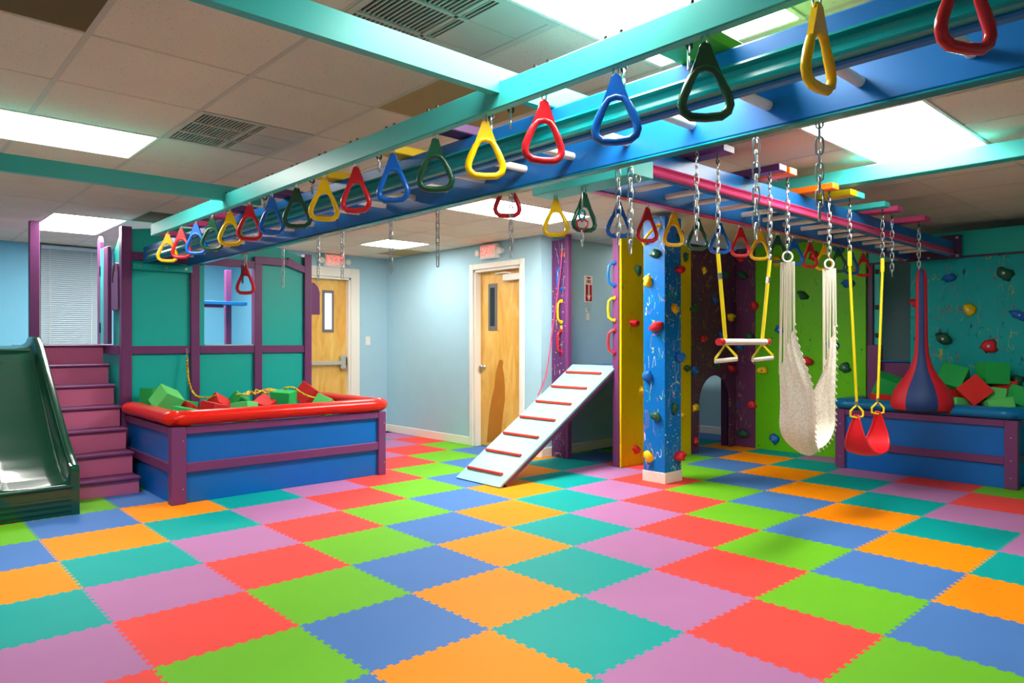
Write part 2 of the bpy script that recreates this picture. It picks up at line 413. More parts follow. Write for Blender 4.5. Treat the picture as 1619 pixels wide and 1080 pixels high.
ho = [(3.337, 1.036), (3.32, 1.066), (3.276, 1.067), (3.252, 1.038), (3.266, 0.982), (3.24, 0.894), (3.223, 0.735), (3.223, 0.599), (3.259, 0.413), (3.283, 0.234), (3.312, 0.078), (3.553, 0.053), (3.537, 0.21), (3.51, 0.393), (3.467, 0.584), (3.415, 0.726), (3.39, 0.889), (3.363, 0.979)]
MB().prism(ho, 'X', XD+.0835, XD+.0855).build('heartwood_patch', 'door_heart', d2, label='dark brown heartwood figure in the veneer')
MB().box(XD+.02, XD+.084, 2.90, 3.20, 2.00, 2.075, .006).build('door_closer', 'closer', d2, label='white door closer box')
MB().tube([(XD+.03, 3.06, 2.085), (XD+.0, 3.12, 2.095), (XD+.06, 3.36, 2.10)], .009, 6).build('closer_arm', 'closer', d2)

# window_1 with blinds on the far left wall
w1 = thing('window_1', (-.18, YW, 1.2), None, None, kind='structure')
wf = MB(); wf.box(-.56, -.50, YW-.03, YW, 1.12, 2.46, .004); wf.box(.12, .18, YW-.03, YW, 1.12, 2.46, .004); wf.box(-.56, .18, YW-.04, YW, 1.08, 1.14, .004)
wf.build('window_frame', 'trim_white', w1)
MB().box(-.5, .12, YW-.012, YW-.004, 1.14, 2.42, 0).build('glass_pane', 'glass_dark', w1)
vb = thing('venetian_blind', (-.18, YW-.06, 1.14), 'pale blue-grey slatted blind closed over the far left window', 'blind')
MB().box(-.5, .13, YW-.09, YW-.03, 2.40, 2.445, .004).build('head_rail', 'blind_white', vb)
sl = MB()
for k in range(50):
    z = 1.16 + k*.025; sl.add([(-.5, YW-.075, z), (.13, YW-.075, z), (.13, YW-.055, z+.024), (-.5, YW-.055, z+.024)], [(0, 1, 2, 3)])
    sl.add([(-.5, YW-.0765, z-.001), (.13, YW-.0765, z-.001), (.13, YW-.0565, z+.023), (-.5, YW-.0565, z+.023)], [(3, 2, 1, 0)])
sl.build('slats', 'blind_white', vb, kind='stuff')
for x in (-.41, .03): MB().tube([(x, YW-.082, 1.16), (x, YW-.082, 2.41)], .003, 5).build('cord', 'sign_white', vb)

# ceiling: slab, grid bars and one panel per bay
ce = MB(); ce.box(XL, XC+T, YN, YW, H+.03, H+.12, 0); ce.box(XC+T, XD, YN, YD, H+.03, H+.12, 0); ce.box(XD, XR, YN, YE, H+.03, H+.12, 0)
ce = ce.build('ceiling', 'grid_white', kind='structure')
XS = [-2.055+.632*k for k in range(-2, 15)]; YS = [-1.83+.642*k for k in range(-5, 15)]
REG = [(XL, XC, YN, YW), (XC, XD, YN, YD), (XD, XR, YN, YE)]
LIGHTS = [((-2.055, -.791), (1.38, 2.022), 'long lit ceiling panel above the slide at the left edge'),
          ((-.791, -.159), (4.59, 5.874), 'lit ceiling panel above the pink stairs and playhouse'),
          ((2.369, 3.001), (3.948, 4.59), 'small square lit ceiling panel in front of the two wooden doors'),
          ((1.737, 3.001), (1.38, 2.022), 'lit ceiling panel above the ramp, beyond the long monkey bars'),
          ((1.737, 3.001), (-1.83, -1.188), 'large lit ceiling panel at right above the hanging swings'),
          ((-.791, .473), (-1.83, -1.188), 'lit ceiling panel at top, crossed by the long teal ring rail'),
          ((.473, 1.105), (4.59, 5.874), 'lit ceiling panel above the playhouse, behind the long monkey bars'),
          ((4.897, 5.529), (2.022, YE), 'added unseen fill light panel inside the climbing fort above its deck')]  # last entry is an unseen panel added to brighten the fort corner
VENTS = [((-.791, -.159), (.738, 1.38), 'small square ceiling vent with dark grille beside the left long light'),
         ((-.791, -.159), (-1.188, -.546), 'large perforated ceiling vent above the teal beam at top')]
tcache = {}
for i in range(len(XS)-1):
    for j in range(len(YS)-1):
        for r_ in REG:
            x0, x1 = max(XS[i], r_[0]), min(XS[i+1], r_[1]); y0, y1 = max(YS[j], r_[2]), min(YS[j+1], r_[3])
            if x1-x0 < .1 or y1-y0 < .1: continue
            cx, cy = (x0+x1)/2, (y0+y1)/2
            if any(a[0] < cx < a[1] and b_[0] < cy < b_[1] for a, b_, _ in LIGHTS+VENTS): continue
            mt = 'ceiling_tile'
            if abs(cx+1.74) < .05 and abs(cy+.225) < .05: mt = 'tile_brown'
            if abs(cx-.157) < .05 and abs(cy+.225) < .05: mt = 'tile_tan'
            if abs(cx-.157) < .05 and abs(cy-4.27) < .05: mt = 'tile_brown'
            if abs(cx-3.2) < .3 and abs(cy-4.9) < .35: mt = 'tile_tan'
            k = (round(x1-x0, 3), round(y1-y0, 3), mt)
            if k not in tcache:
                a, b_ = k[0]/2-.006, k[1]/2-.006
                tcache[k] = MB().box(-a, a, -b_, b_, 0, .02, .005).mesh('ceiling_tile', (0, 0, 0), [mt])
            inst('ceiling_tile', tcache[k], (cx, cy, H), ce)
gm = MB()
def spans(lo, hi, cuts):
    out = [(lo, hi)]
    for c0, c1 in cuts:
        out = [q for a_, b_ in out for q in ((a_, min(b_, c0)), (max(a_, c1), b_)) if q[1]-q[0] > .01]
    return out
for x in XS:
    cuts = [yy for xx, yy, _ in LIGHTS+VENTS if xx[0]+.05 < x < xx[1]-.05]
    for r_ in REG:
        if r_[0]+.02 < x < r_[1]-.02:
            for a_, b_ in spans(r_[2], r_[3], cuts): gm.box(x-.012, x+.012, a_, b_, H-.001, H+.02, 0)
for y in YS:
    cuts = [xx for xx, yy, _ in LIGHTS+VENTS if yy[0]+.05 < y < yy[1]-.05]
    for r_ in REG:
        if r_[2]+.02 < y < r_[3]-.02:
            for a_, b_ in spans(r_[0], r_[1], cuts): gm.box(a_, b_, y-.008, y+.008, H+.0035, H+.02, 0)
gm.build('grid_bars', 'grid_white', ce)
for li, ((x0, x1), (y0, y1), lb) in enumerate(LIGHTS):
    t = thing('ceiling_light', ((x0+x1)/2, (y0+y1)/2, H), lb, 'light', 'fluorescent ceiling panels')
    f = MB()
    for b_ in ((x0, x1, y0, y0+.02), (x0, x1, y1-.02, y1), (x0, x0+.02, y0+.02, y1-.02), (x1-.02, x1, y0+.02, y1-.02)): f.box(*b_, H-.004, H+.02, .002)
    f.build('frame', 'trim_white', t)
    MB().box(x0+.02, x1-.02, y0+.02, y1-.02, H+.004, H+.02, 0).build('diffuser', f'lamp_{li}', t)
for (x0, x1), (y0, y1), lb in VENTS:
    t = thing('ceiling_vent', ((x0+x1)/2, (y0+y1)/2, H), lb, 'vent')
    f = MB()
    for b_ in ((x0, x1, y0, y0+.03), (x0, x1, y1-.03, y1), (x0, x0+.03, y0+.03, y1-.03), (x1-.03, x1, y0+.03, y1-.03)): f.box(*b_, H-.004, H+.02, .002)
    f.build('frame', 'vent_white', t)
    MB().box(x0+.03, x1-.03, y0+.03, y1-.03, H+.014, H+.02, 0).build('backing', 'vent_dark', t)
    ns = 30; sl = MB(); w = (x1-x0-.06)/ns
    for k in range(ns): sl.box(x0+.03+k*w, x0+.03+k*w+w*.32, y0+.03, y1-.03, H+.002, H+.008, 0)
    sl.build('louvres', 'vent_white', t, kind='stuff')
    c = MB(); c.box((x0+x1)/2-.008, (x0+x1)/2+.008, y0+.03, y1-.03, H-.003, H+.01, 0)
    for q in (1/3, 2/3): c.box(x0+.03, x1-.03, y0+(y1-y0)*q-.008, y0+(y1-y0)*q+.008, H-.003, H+.01, 0)
    c.build('crossbars', 'vent_white', t)
    MB().box((x0+x1)/2+.05, x1-.03, y0+.03, y1-.03, H-.001, H+.003, 0).build('cover_plate', 'vent_white', t)

# ------------------------------------------------------------------ text helper
def text_mesh(body, size, mat):
    cu = bpy.data.curves.new('t', 'FONT'); cu.body = body; cu.size = size; cu.align_x = 'CENTER'; cu.align_y = 'CENTER'; cu.extrude = .002
    ob = bpy.data.objects.new('t', cu); COL.objects.link(ob)
    dg = bpy.context.evaluated_depsgraph_get(); me = bpy.data.meshes.new_from_object(ob.evaluated_get(dg))
    bpy.data.objects.remove(ob); bpy.data.curves.remove(cu); me.materials.clear(); me.materials.append(M[mat]); return me
def text_part(name, body, size, mat, wloc, rz, parent, sx=1):
    o = bpy.data.objects.new(name, text_mesh(body, size, mat)); COL.objects.link(o); put(o, wloc, parent)
    o.rotation_euler = (R(90), 0, rz); o.scale = (sx, 1, 1); return o
# exit signs with emergency lamp heads
def exit_sign(origin, rz, label):
    t = thing('exit_sign', origin, label, 'exit sign', 'lit exit signs over the doors')
    def B(name, mat, *a, c=.006):
        mb = MB().box(*a, c); mb.v = [tuple(Matrix.Rotation(rz, 3, 'Z') @ Vector(v) + Vector(origin)) for v in mb.v]; return mb.build(name, mat, t)
    B('housing', 'exit_white', -.15, .15, -.06, 0, 0, .17)
    B('face', 'exit_white', -.14, .14, -.066, -.06, .01, .16, c=.002)
    n = Matrix.Rotation(rz, 3, 'Z') @ Vector((0, -.068, .085))
    text_part('letters', 'EXIT', .15, 'exit_glow', Vector(origin)+n, rz, t, .85)
    for sx in (-1, 1):
        mb = MB(); mb.box(sx*.15, sx*.175, -.045, -.015, .05, .09, .004)
        mb.tube([(sx*.195, .0, .08), (sx*.195, -.035, .08), (sx*.195, -.07, .078), (sx*.195, -.075, .078)], [.03, .038, .042, .036], 12)
        mb.v = [tuple(Matrix.Rotation(rz, 3, 'Z') @ Vector(v) + Vector(origin)) for v in mb.v]; mb.build('lamp_head', 'exit_white', t)
exit_sign((2.61, YD-.002, 2.288), 0, 'lit red and white exit sign above the door with the push bar')
exit_sign((XD-.002, 3.36, 2.27), R(-90), 'lit red and white exit sign above the door with the dark heartwood figure')
# fire extinguisher sign
fs_ = thing('fire_sign', (4.24, YE-.005, 1.75), 'narrow red and white fire sign with down arrow on blue wall', 'sign')
MB().box(4.17, 4.31, YE-.012, YE-.001, 1.745, 2.06, .002).build('plate', 'sign_white', fs_)
MB().box(4.185, 4.295, YE-.0145, YE-.011, 1.76, 1.955, 0).build('lower_field', 'sign_red', fs_)
MB().prism([(4.19, 2.045), (4.29, 2.045), (4.24, 2.02)], 'Y', YE-.0145, YE-.011).build('top_mark', 'sign_red', fs_)
text_part('letters', 'FIRE', .055, 'sign_red', (4.24, YE-.0135, 1.99), 0, fs_, .8)
MB().prism([(4.232, 1.955), (4.248, 1.955), (4.248, 1.82), (4.275, 1.835), (4.24, 1.765), (4.205, 1.835), (4.232, 1.82)], 'Y', YE-.0165, YE-.014).build('arrow', 'sign_white', fs_)
hk = thing('wall_hook', (4.215, YE-.01, 1.64), 'small white hook on the blue wall below the fire sign', 'hook')
MB().box(4.195, 4.235, YE-.008, YE-.001, 1.63, 1.68, .002).build('back_plate', 'trim_white', hk); MB().tube([(4.215, YE-.008, 1.665), (4.215, YE-.03, 1.655), (4.215, YE-.03, 1.675)], .004, 6).build('peg', 'steel', hk)
MB().box(4.21, 4.26, YE-.012, YE-.001, 1.53, 1.62, .003).build('wall_plate', 'trim_white', label='small white cover plate under the hook on blue wall', cat='wall plate')
sw = thing('light_switch', (3.15, YD-.005, 1.24), 'white light switch on the wall right of the push-bar door', 'switch')
MB().box(3.112, 3.185, YD-.008, YD-.001, 1.235, 1.355, .003).build('plate', 'trim_white', sw); MB().box(3.138, 3.158, YD-.018, YD-.006, 1.275, 1.315, .002).build('toggle', 'sign_white', sw)

# ------------------------------------------------------------------ overhead: long monkey bars (along Y)
ZA0, ZA1 = 2.02, 2.165
ma = thing('monkey_bars', (.07, .9, ZA0), 'long overhead blue monkey bars with teal channel running to the playhouse', 'monkey bars')
MB().box(-.147, -.105, -3.9, 4.15, ZA0, ZA1, .006).build('side_rail', 'blue_rail', ma)
MB().box(.235, .28, -3.9, 4.15, ZA0, ZA1, .006).build('side_rail', 'blue_rail', ma)
ch = MB()   # teal channel on the outer face of the near rail
prof = [(-.147, 2.03), (-.178, 2.032), (-.182, 2.042), (-.165, 2.052), (-.160, 2.068), (-.165, 2.084), (-.182, 2.092), (-.178, 2.100), (-.147, 2.102)]
ch.prism(prof, 'Y', -3.9, 3.95); ch.build('grip_channel', 'channel_teal', ma, label='teal grip channel along the near rail')
MB().box(.234, .285, -3.9, 4.1, ZA0-.008, ZA0, .002).build('edge_strip', 'channel_teal', ma)
rm = MB().tube([(-.195, 0, 0), (.195, 0, 0)], .0175, 12).mesh('rung', (0, 0, 0), ['rung_white'])
for k in range(-4, 22): inst('rung', rm, (.0645, -2.41+.303*k, 2.097), ma)
for y, w, mt in ((-2.75, .1, 'green_paint'), (-1.79, .17, 'green_paint'), (-.62, .1, 'violet_paint'), (-.16, .1, 'yellow_paint'), (.50, .1, 'yellow_paint'), (1.12, .1, 'violet_paint'),
                 (1.80, .1, 'violet_paint'), (2.14, .1, 'pink_paint'), (2.62, .1, 'pink_paint'), (3.3, .1, 'pink_paint')):
    MB().box(-.30, .47, y-w/2, y+w/2, ZA1, ZA1+.042, .004).build('cross_piece', mt, ma, label=mt.split('_')[0].replace('violet', 'purple')+' cross piece')
bolt = MB(); bolt.lathe([(0, .012), (.007, .012), (.010, .004), (.010, 0)], (0, 0, 0), 8)
for y in (-2.75, .5, 1.8):
    MB().tube([(.25, y, ZA1+.042), (.25, y, H)], .003, 6).build('hanger_rod', 'steel', ma)

# long teal ring rail
XRR = -.40
rr = thing('ring_rail', (XRR, 0, 2.104), 'long teal timber rail carrying the nearest row of coloured rings', 'rail')
MB().box(XRR-.019, XRR+.019, -3.9, 2.93, 2.104, 2.196, .004).build('timber', 'aqua', rr)
b1 = MB().tube([(0, 0, -.004), (0, 0, .008)], .006, 6).mesh('screw', (0, 0, 0), ['steel_dark'])
for k in range(18):
    for dy in (-.03, .03): inst('screw', b1, (XRR-.012, -2.558+.302*k+dy, 2.196), rr)

# teal beams across (along X), notched over the ring rail
def beam(y, x0, x1, label, z0=2.155, z1=2.245, w=.038):
    t = thing('ceiling_beam', ((x0+x1)/2, y, z0), label, 'beam', 'teal overhead beams')
    mb = MB(); n0, n1 = XRR-.020, XRR+.020
    zt = 2.198 if n0 > x0 and n1 < x1 else z0
    poly = [(x0, z0), (n0, z0), (n0, zt), (n1, zt), (n1, z0), (x1, z0), (x1, z1), (x0, z1)] if zt > z0 else [(x0, z0), (x1, z0), (x1, z1), (x0, z1)]
    mb.prism(poly, 'Y', y-w/2, y+w/2); mb.build('timber', 'aqua', t)
    for x in (x0+.2,):
        MB().tube([(x, y, z1), (x, y, H)], .004, 6).build('hanger_rod', 'steel', t)
    return t
beam(-1.13, -3.2, -.19, 'teal overhead beam nearest the camera, joining the ring rail below the top vent')
beam(1.42, -3.2, -.19, 'teal overhead beam above the slide, far end of the ring rail')
bb_ = thing('ceiling_beam', (2.67, -1.9, 2.302), 'teal overhead beam crossing above the short monkey bars at right', 'beam', 'teal overhead beams')
MB().box(2.62, 2.72, -4.4, -.28, 2.302, 2.40, .004).build('timber', 'aqua', bb_)
for y in (-4, -2.6, -.6): MB().tube([(2.67, y, 2.40), (2.67, y, H)], .005, 6).build('hanger_rod', 'steel', bb_)
for y, lb in ((-1.13, 'short teal beam between ring rail and long monkey bars under top light'),):
    MB().box(-.19, .62, y-.02, y+.02, ZA1+.001, ZA1+.09, .004).build('ceiling_beam', 'aqua', label=lb, cat='beam', group='teal overhead beams')

# ------------------------------------------------------------------ short monkey bars (along X)
ZB0, ZB1 = 2.12, 2.268; YB0, YB1 = -.837, -.40
mbx = thing('monkey_bars', (3.3, -.62, ZB0), 'shorter overhead blue monkey bars with pink channel above the swings', 'monkey bars')
MB().box(.87, 5.80, YB0, YB0+.042, ZB0, ZB1, .006).build('side_rail', 'blue_rail', mbx)
MB().box(.87, 5.80, YB1-.042, YB1, ZB0, ZB1, .006).build('side_rail', 'blue_rail', mbx)
prof = [(YB0, 2.126), (YB0-.026, 2.128), (YB0-.030, 2.136), (YB0-.016, 2.144), (YB0-.012, 2.154), (YB0-.016, 2.164), (YB0-.030, 2.170), (YB0-.026, 2.177), (YB0, 2.179)]
MB().prism(prof, 'X', .87, 5.76).build('grip_channel', 'channel_pink', mbx, label='pink grip channel along the near rail')
MB().box(.87, 5.7, YB1-.046, YB1+.004, ZB0-.008, ZB0, .002).build('edge_strip', 'channel_pink', mbx)
rm2 = MB().tube([(0, -.19, 0), (0, .19, 0)], .0175, 12).mesh('rung', (0, 0, 0), ['rung_white'])
for k in range(-1, 15): inst('rung', rm2, (1.279+.3025*k, -.6185, 2.175), mbx)
for x0, x1, mt, z in ((.98, 1.07, 'violet_paint', 0), (1.20, 1.31, 'violet_paint', 0), (1.80, 1.89, 'violet_paint', 0), (1.93, 2.02, 'orange_paint', 0), (2.52, 2.61, 'orange_paint', 0),
                      (2.80, 2.90, 'yellow_paint', 0), (2.92, 3.03, 'aqua', 0), (3.40, 3.50, 'aqua', 0), (3.65, 3.76, 'pink_paint', 0), (4.25, 4.39, 'pink_paint', 0)):
    MB().box(x0, x1, -1.06, -.30, ZB1, ZB1+.040, .004).build('cross_piece', mt, mbx, label=mt.split('_')[0].replace('violet', 'purple').replace('aqua', 'teal')+' cross piece')
for x in (1.25, 1.97, 3.45, 4.32): MB().tube([(x, -.42, ZB1+.04), (x, -.42, H)], .003, 6).build('hanger_rod', 'steel', mbx)
pl = MB(); pl.box(5.80, 5.85, -.90, -.34, 2.10, 2.33, .005); pl.build('end_plate', 'purple_dark', mbx)
bm_ = MB()
for y, z in ((-.87, 2.30), (-.87, 2.125), (-.72, 2.17), (-.52, 2.17), (-.40, 2.125), (-.62, 2.12)):
    bm_.tube([(5.80, y, z), (5.79, y, z)], .013, 8)
bm_.build('bolt_heads', 'steel', mbx)
# header block at its near end
hb = thing('header_block', (.78, -.5, 2.06), 'chunky aqua timber header at the start of the pink-channel monkey bars', 'beam')
MB().box(.70, .868, -.865, -.16, 2.10, 2.19, .004).build('timber', 'aqua', hb)
for y in (-.75, -.3): MB().tube([(.78, y, 2.19), (.78, y, H)], .006, 6).build('hanger_rod', 'steel_dark', hb)
eye = MB(); eye.tube([(.735+.018*math.cos(a*.5236), -.87, 2.085+.018*math.sin(a*.5236)) for a in range(12)], .004, 6, closed=True); eye.build('eye_bolt', 'steel', hb)

# ------------------------------------------------------------------ trapeze rings
def ring_mesh(mat, rz):
    """rounded triangular plastic hand ring hanging from the origin; plane turned by rz"""
    mb = MB(); pts = []
    half = [(0, -.089), (.022, -.095), (.036, -.114), (.050, -.145), (.0605, -.171), (.0635, -.190), (.0575, -.208), (.040, -.2205), (0, -.2235)]
    loop = half + [(-x, z) for x, z in half[-2:0:-1]]
    mb.tube([(x, 0, z) for x, z in loop], [.0105, .0105, .011]+[.0128]*11+[.011, .0105], 8, closed=True)
    hh = [(.013, -.030), (.019, -.048), (.040, -.104), (.058, -.148), (.032, -.110), (.018, -.097)]
    head = hh + [(0, -.093)] + [(-x, z) for x, z in hh[::-1]] + [(0, -.023)]
    mb.prism(head, 'Y', -.008, .008)
    mb.tube([(.011*math.cos(a*.7854), 0, -.036+.011*math.sin(a*.7854)) for a in range(8)], .007, 6, closed=True)
    m3 = Matrix.Rotation(rz, 3, 'Z'); mb.v = [tuple(m3 @ Vector(v)) for v in mb.v]
    return mb.mesh('grip', (0, 0, 0), [mat])
def shackle_mesh():
    mb = MB(); mb.tube([(0, -.006, .004), (0, -.010, -.012), (0, -.007, -.030), (0, 0, -.036), (0, .007, -.030), (0, .010, -.012), (0, .006, .004)], .0028, 6)
    return mb.mesh('shackle', (0, 0, 0), ['steel'])
SHK = shackle_mesh()
CN = ['red', 'yellow', 'green', 'blue']; CW = {'red': 'red', 'yellow': 'yellow', 'green': 'dark green', 'blue': 'blue'}
random.seed(4)
ringA = {c: ring_mesh('plastic_'+c, R(-45)) for c in CN}
cnt = {c: 0 for c in CN}
for k in range(18):
    c = CN[k % 4]; y = -2.558+.302*k
    t = thing('trapeze_ring', (XRR, y, 2.104), f"{CW[c]} trapeze ring on the long teal rail, {ORD[cnt[c]]} {CW[c]} one from the camera", 'ring', 'rings on the long teal rail')
    cnt[c] += 1
    g = inst('grip', ringA[c], (XRR, y, 2.104+.002), t); g.rotation_euler.z = random.uniform(-.25, .35) if k > 1 else (.75 if k == 1 else .3); g.rotation_euler.x = random.uniform(-.03, .03)
    inst('shackle', SHK, (XRR, y, 2.104+.002), t)
ringB = {c: ring_mesh('plastic_'+c, R(-42)) for c in CN}
SEQB = ['red', 'yellow', 'green', 'blue']; cnt = {c: 0 for c in CN}
SPOTS = [(.42, -.265, 2.165), (.78, -.27, 2.102), (.78, -.48, 2.102)] + [(.60+.272*k, -.42, ZB0-.006) for k in range(2, 16)]
for k, (x, y, z) in enumerate(SPOTS):
    c = SEQB[k % 4]
    t = thing('trapeze_ring', (x, y, z), f"{CW[c]} trapeze ring by the pink-channel bars, {ORD[cnt[c]]} {CW[c]} one from left", 'ring', 'rings under the short monkey bars')
    cnt[c] += 1
    g = inst('grip', ringB[c], (x, y, z), t); g.rotation_euler.z = random.uniform(-.4, .4); g.scale = (1.0,)*3
    inst('shackle', SHK, (x, y, z), t)
    if k == 0: MB().box(.281, .435, y-.01, y+.01, z, z+.012, .002).build('bracket', 'steel_dark', t)

# ------------------------------------------------------------------ chains
def link_pts(L, w, rot, c):
    pts = []
    for a in range(12):
        an = a*math.pi/6; u = math.cos(an)*w; v = math.sin(an)*w + (L if math.sin(an) > .01 else (-L if math.sin(an) < -.01 else 0))
        pts.append((u, v))
    cr, sr = math.cos(rot), math.sin(rot)
    return [(c[0]+u*cr, c[1]+u*sr, c[2]+v) for u, v in pts]
def chain(mb, x, y, z0, z1, p=.040, r=.003, w=.0115, rot0=.3):
    n = max(1, round((z1-z0)/p)); p = (z1-z0)/n
    for k in range(n): mb.tube(link_pts(p*.42, w, rot0+(k % 2)*math.pi/2, (x, y, z0+(k+.5)*p)), r, 5, closed=True)
def s_hook(mb, x, y, z, h=.07, r=.004, rot=.8):
    pts = []
    for i in range(17):
        t = i/16
        if t < .5: a = math.pi*1.15 - t/.5*math.pi*1.25; q = (.013*math.cos(a), h*.72+.016*math.sin(a)) 
        else: a = math.pi*.9 - (t-.5)/.5*math.pi*1.25; q = (-.013*math.cos(a)*1.0, h*.28-.018*math.sin(a))
        pts.append((x+q[0]*math.cos(rot), y+q[0]*math.sin(rot), z-h+q[1]))
    mb.tube(pts, r, 6)
def eye_bolt(parent, x, y, z):
    mb = MB(); mb.tube([(x, y, z+.045), (x, y, z+.018)], .006, 6)
    mb.tube([(x+.013*math.cos(a*.5236), y, z+.005+.013*math.sin(a*.5236)) for a in range(12)], .0045, 6, closed=True)
    return mb.build('eye_bolt', 'steel_dark', parent)
def hanging_chain(x, y, zt, zb, label, group=None, big=False, hook=False):
    t = thing('chain', (x, y, zt), label, 'chain', group)
    eye_bolt(t, x, y, zt)
    if x < .5: MB().box(.281, x+.015, y-.012, y+.012, zt+.03, zt+.042, .002).build('bracket', 'steel_dark', t)
    mb = MB(); chain(mb, x, y, zb, zt-.06, .044 if big else .042, .0036 if big else .003, .0125 if big else .0118); mb.build('links', 'steel', t)
    h = MB(); s_hook(h, x, y, zt+.005, .075); h.build('s_hook', 'steel', t)
    return t
for y, lb in ((2.42, 'thin hanging chain in front of the teal playhouse panel, second from the far end'), (1.82, 'hanging chain left of the exit sign over the push-bar door'), (1.465, 'hanging chain crossing the right side of the push-bar door'),
              (.842, 'hanging chain right of the push-bar door, near the room corner'), (.344, 'hanging chain in front of the pale wall between the two doors'), (-.293, 'hanging chain just left of the second exit sign')):
    hanging_chain(.42, y, 2.13, 1.73, lb, 'chains beyond the long monkey bars')
hanging_chain(.42, -1.00, 2.15, 1.722, 'left chain of the close pair in front of the yellow climbing panel', 'chains beyond the long monkey bars')
hanging_chain(.43, -1.06, 2.15, 1.68, 'right and longer chain of the close pair in front of the yellow panel', 'chains beyond the long monkey bars', True)
hanging_chain(.42, -1.66, 2.15, 1.678, 'thick looped chain hanging above the trapeze swing', 'chains beyond the long monkey bars', True)
hanging_chain(.42, -1.90, 2.15, 1.719, 'thick looped chain hanging below the large right ceiling light', 'chains beyond the long monkey bars', True)
for y, lb in ((-1.06, 'right s-hook under the teal beam junction, between yellow and red rings'), (-.95, 'left s-hook beside the nearest but one yellow ring'), (-1.59, 's-hook beside the nearest blue ring'), (-1.83, 's-hook beside the nearest dark green ring'),
              (-.15, 's-hook under the yellow cross piece beside a blue ring'), (.52, 's-hook beside the third yellow ring'), (1.13, 's-hook beside a blue ring under a purple cross piece')):
    t = thing('s_hook', (-.285, y, 2.145), lb, 'hook', 'hooks along the long monkey bars'); eye_bolt(t, -.285, y, 2.145)
    h = MB(); s_hook(h, -.285, y, 2.15, .075); h.build('hook', 'steel', t)
hanging_chain(1.03, -1.01, 2.22, 1.80, 'free hanging chain left of the trapeze swing')
hanging_chain(3.68, -1.01, 2.22, 1.785, 'free hanging chain between the yellow rope swing and the cloth pod')
# ring, carabiner and cord hanging by the header block
t = thing('carabiner', (.62, -.35, 2.10), 'carabiner with small red heart link hanging below the aqua header', 'carabiner')
mb = MB(); mb.tube(link_pts(.045, .014, .8, (.74, -.50, 2.04)), .005, 6, closed=True); mb.build('body', 'steel', t)
mb = MB(); mb.tube([(.74+.022*math.cos(a*.5236), -.50-.022*math.sin(a*.5236)*.3, 1.955+.022*math.sin(a*.5236)) for a in range(12)], .006, 6, closed=True); mb.build('swivel', 'channel_teal', t)
mb = MB(); mb.tube([(.74+x*.75, -.50-x*.66, 1.90+z) for x, z in ((0, -.035), (-.026, -.005), (-.03, .018), (-.012, .03), (0, .02), (.012, .03), (.03, .018), (.026, -.005))], .0055, 6, closed=True); mb.build('heart_link', 'sign_red', t)
mb = MB(); chain(mb, .74, -.50, 1.79, 1.87, .026, .003, .008); mb.build('links', 'steel', t)
# red ring with carabiner by the playhouse window
t = thing('trapeze_ring', (.47, 3.3, 2.0), 'lone red ring on a carabiner hanging in front of the playhouse window', 'ring')
g = inst('grip', ring_mesh('plastic_red', R(-50)), (.47, 3.3, 2.0), t); g.scale = (1.25,)*3
mb = MB(); chain(mb, .47, 3.3, 1.96, 2.13, .036, .004, .012); mb.build('links', 'steel', t)
mb = MB(); mb.tube(link_pts(.03, .014, .8, (.445, 3.31, 1.93)), .005, 6, closed=True); mb.tube(link_pts(.03, .012, .8, (.448, 3.31, 1.85)), .004, 6, closed=True); mb.build('carabiner', 'steel_dark', t)
MB().box(.43, .51, 3.26, 3.34, 2.13, 2.165, .003).build('anchor_block', 'purple_dark', t)

# ------------------------------------------------------------------ swings under the short monkey bars
YSW = -1.01
def swing_chain(parent, x, z0, z1=2.22, hook=True):
    eye_bolt(parent, x, YSW, z1)
    mb = MB(); chain(mb, x, YSW, z0, z1-.06); mb.build('chain_links', 'steel', parent)
    h = MB(); s_hook(h, x, YSW, z1+.005, .075); h.build('s_hook', 'steel', parent)
# trapeze with triangle grips
t = thing('trapeze_swing', (1.5, YSW, 1.17), 'trapeze swing with white bar, red end caps and yellow ropes', 'swing')
for xt, xb, zt in ((1.23, 1.304, 1.755), (1.785, 1.696, 1.765)):
    swing_chain(t, xt, zt+.05)
    h = MB(); s_hook(h, xt, YSW, zt+.065, .085, .005); h.build('s_hook', 'steel', t)
    MB().tube([(xt, YSW, zt-.01), (xb, YSW, 1.29)], .0105, 8).build('rope', 'rope_yellow', t)
    s_ = Vector((xt, YSW, zt-.01)).lerp(Vector((xb, YSW, 1.29)), .22); e_ = Vector((xt, YSW, zt-.01)).lerp(Vector((xb, YSW, 1.29)), .29)
    MB().tube([s_, e_], .0115, 8).build('rope_ferrule', 'steel', t)
    gx = (xb-1.5)
    ax = Vector((.62, -.45, 0)).normalized()*.058; c_ = Vector((xb+.005, YSW, 1.18))
    a_, b_ = c_-ax, c_+ax+Vector((0, 0, .012))
    MB().tube([a_, a_+Vector((0, 0, .015)), (xb, YSW, 1.268), b_+Vector((0, 0, .015)), b_], .007, 8).build('triangle_grip', 'rope_yellow', t)
    MB().tube([a_-ax*.05, b_+ax*.05], .0125, 10).build('hand_grip', 'rung_white', t)
MB().tube([(1.265, YSW, 1.283), (1.745, YSW, 1.283)], .017, 12).build('bar', 'rung_white', t)
MB().tube([(1.235, YSW, 1.283), (1.275, YSW, 1.283)], .0195, 12).build('end_cap', 'plastic_red', t)
MB().tube([(1.735, YSW, 1.283), (1.765, YSW, 1.283)], .0195, 12).build('end_cap', 'plastic_red', t)

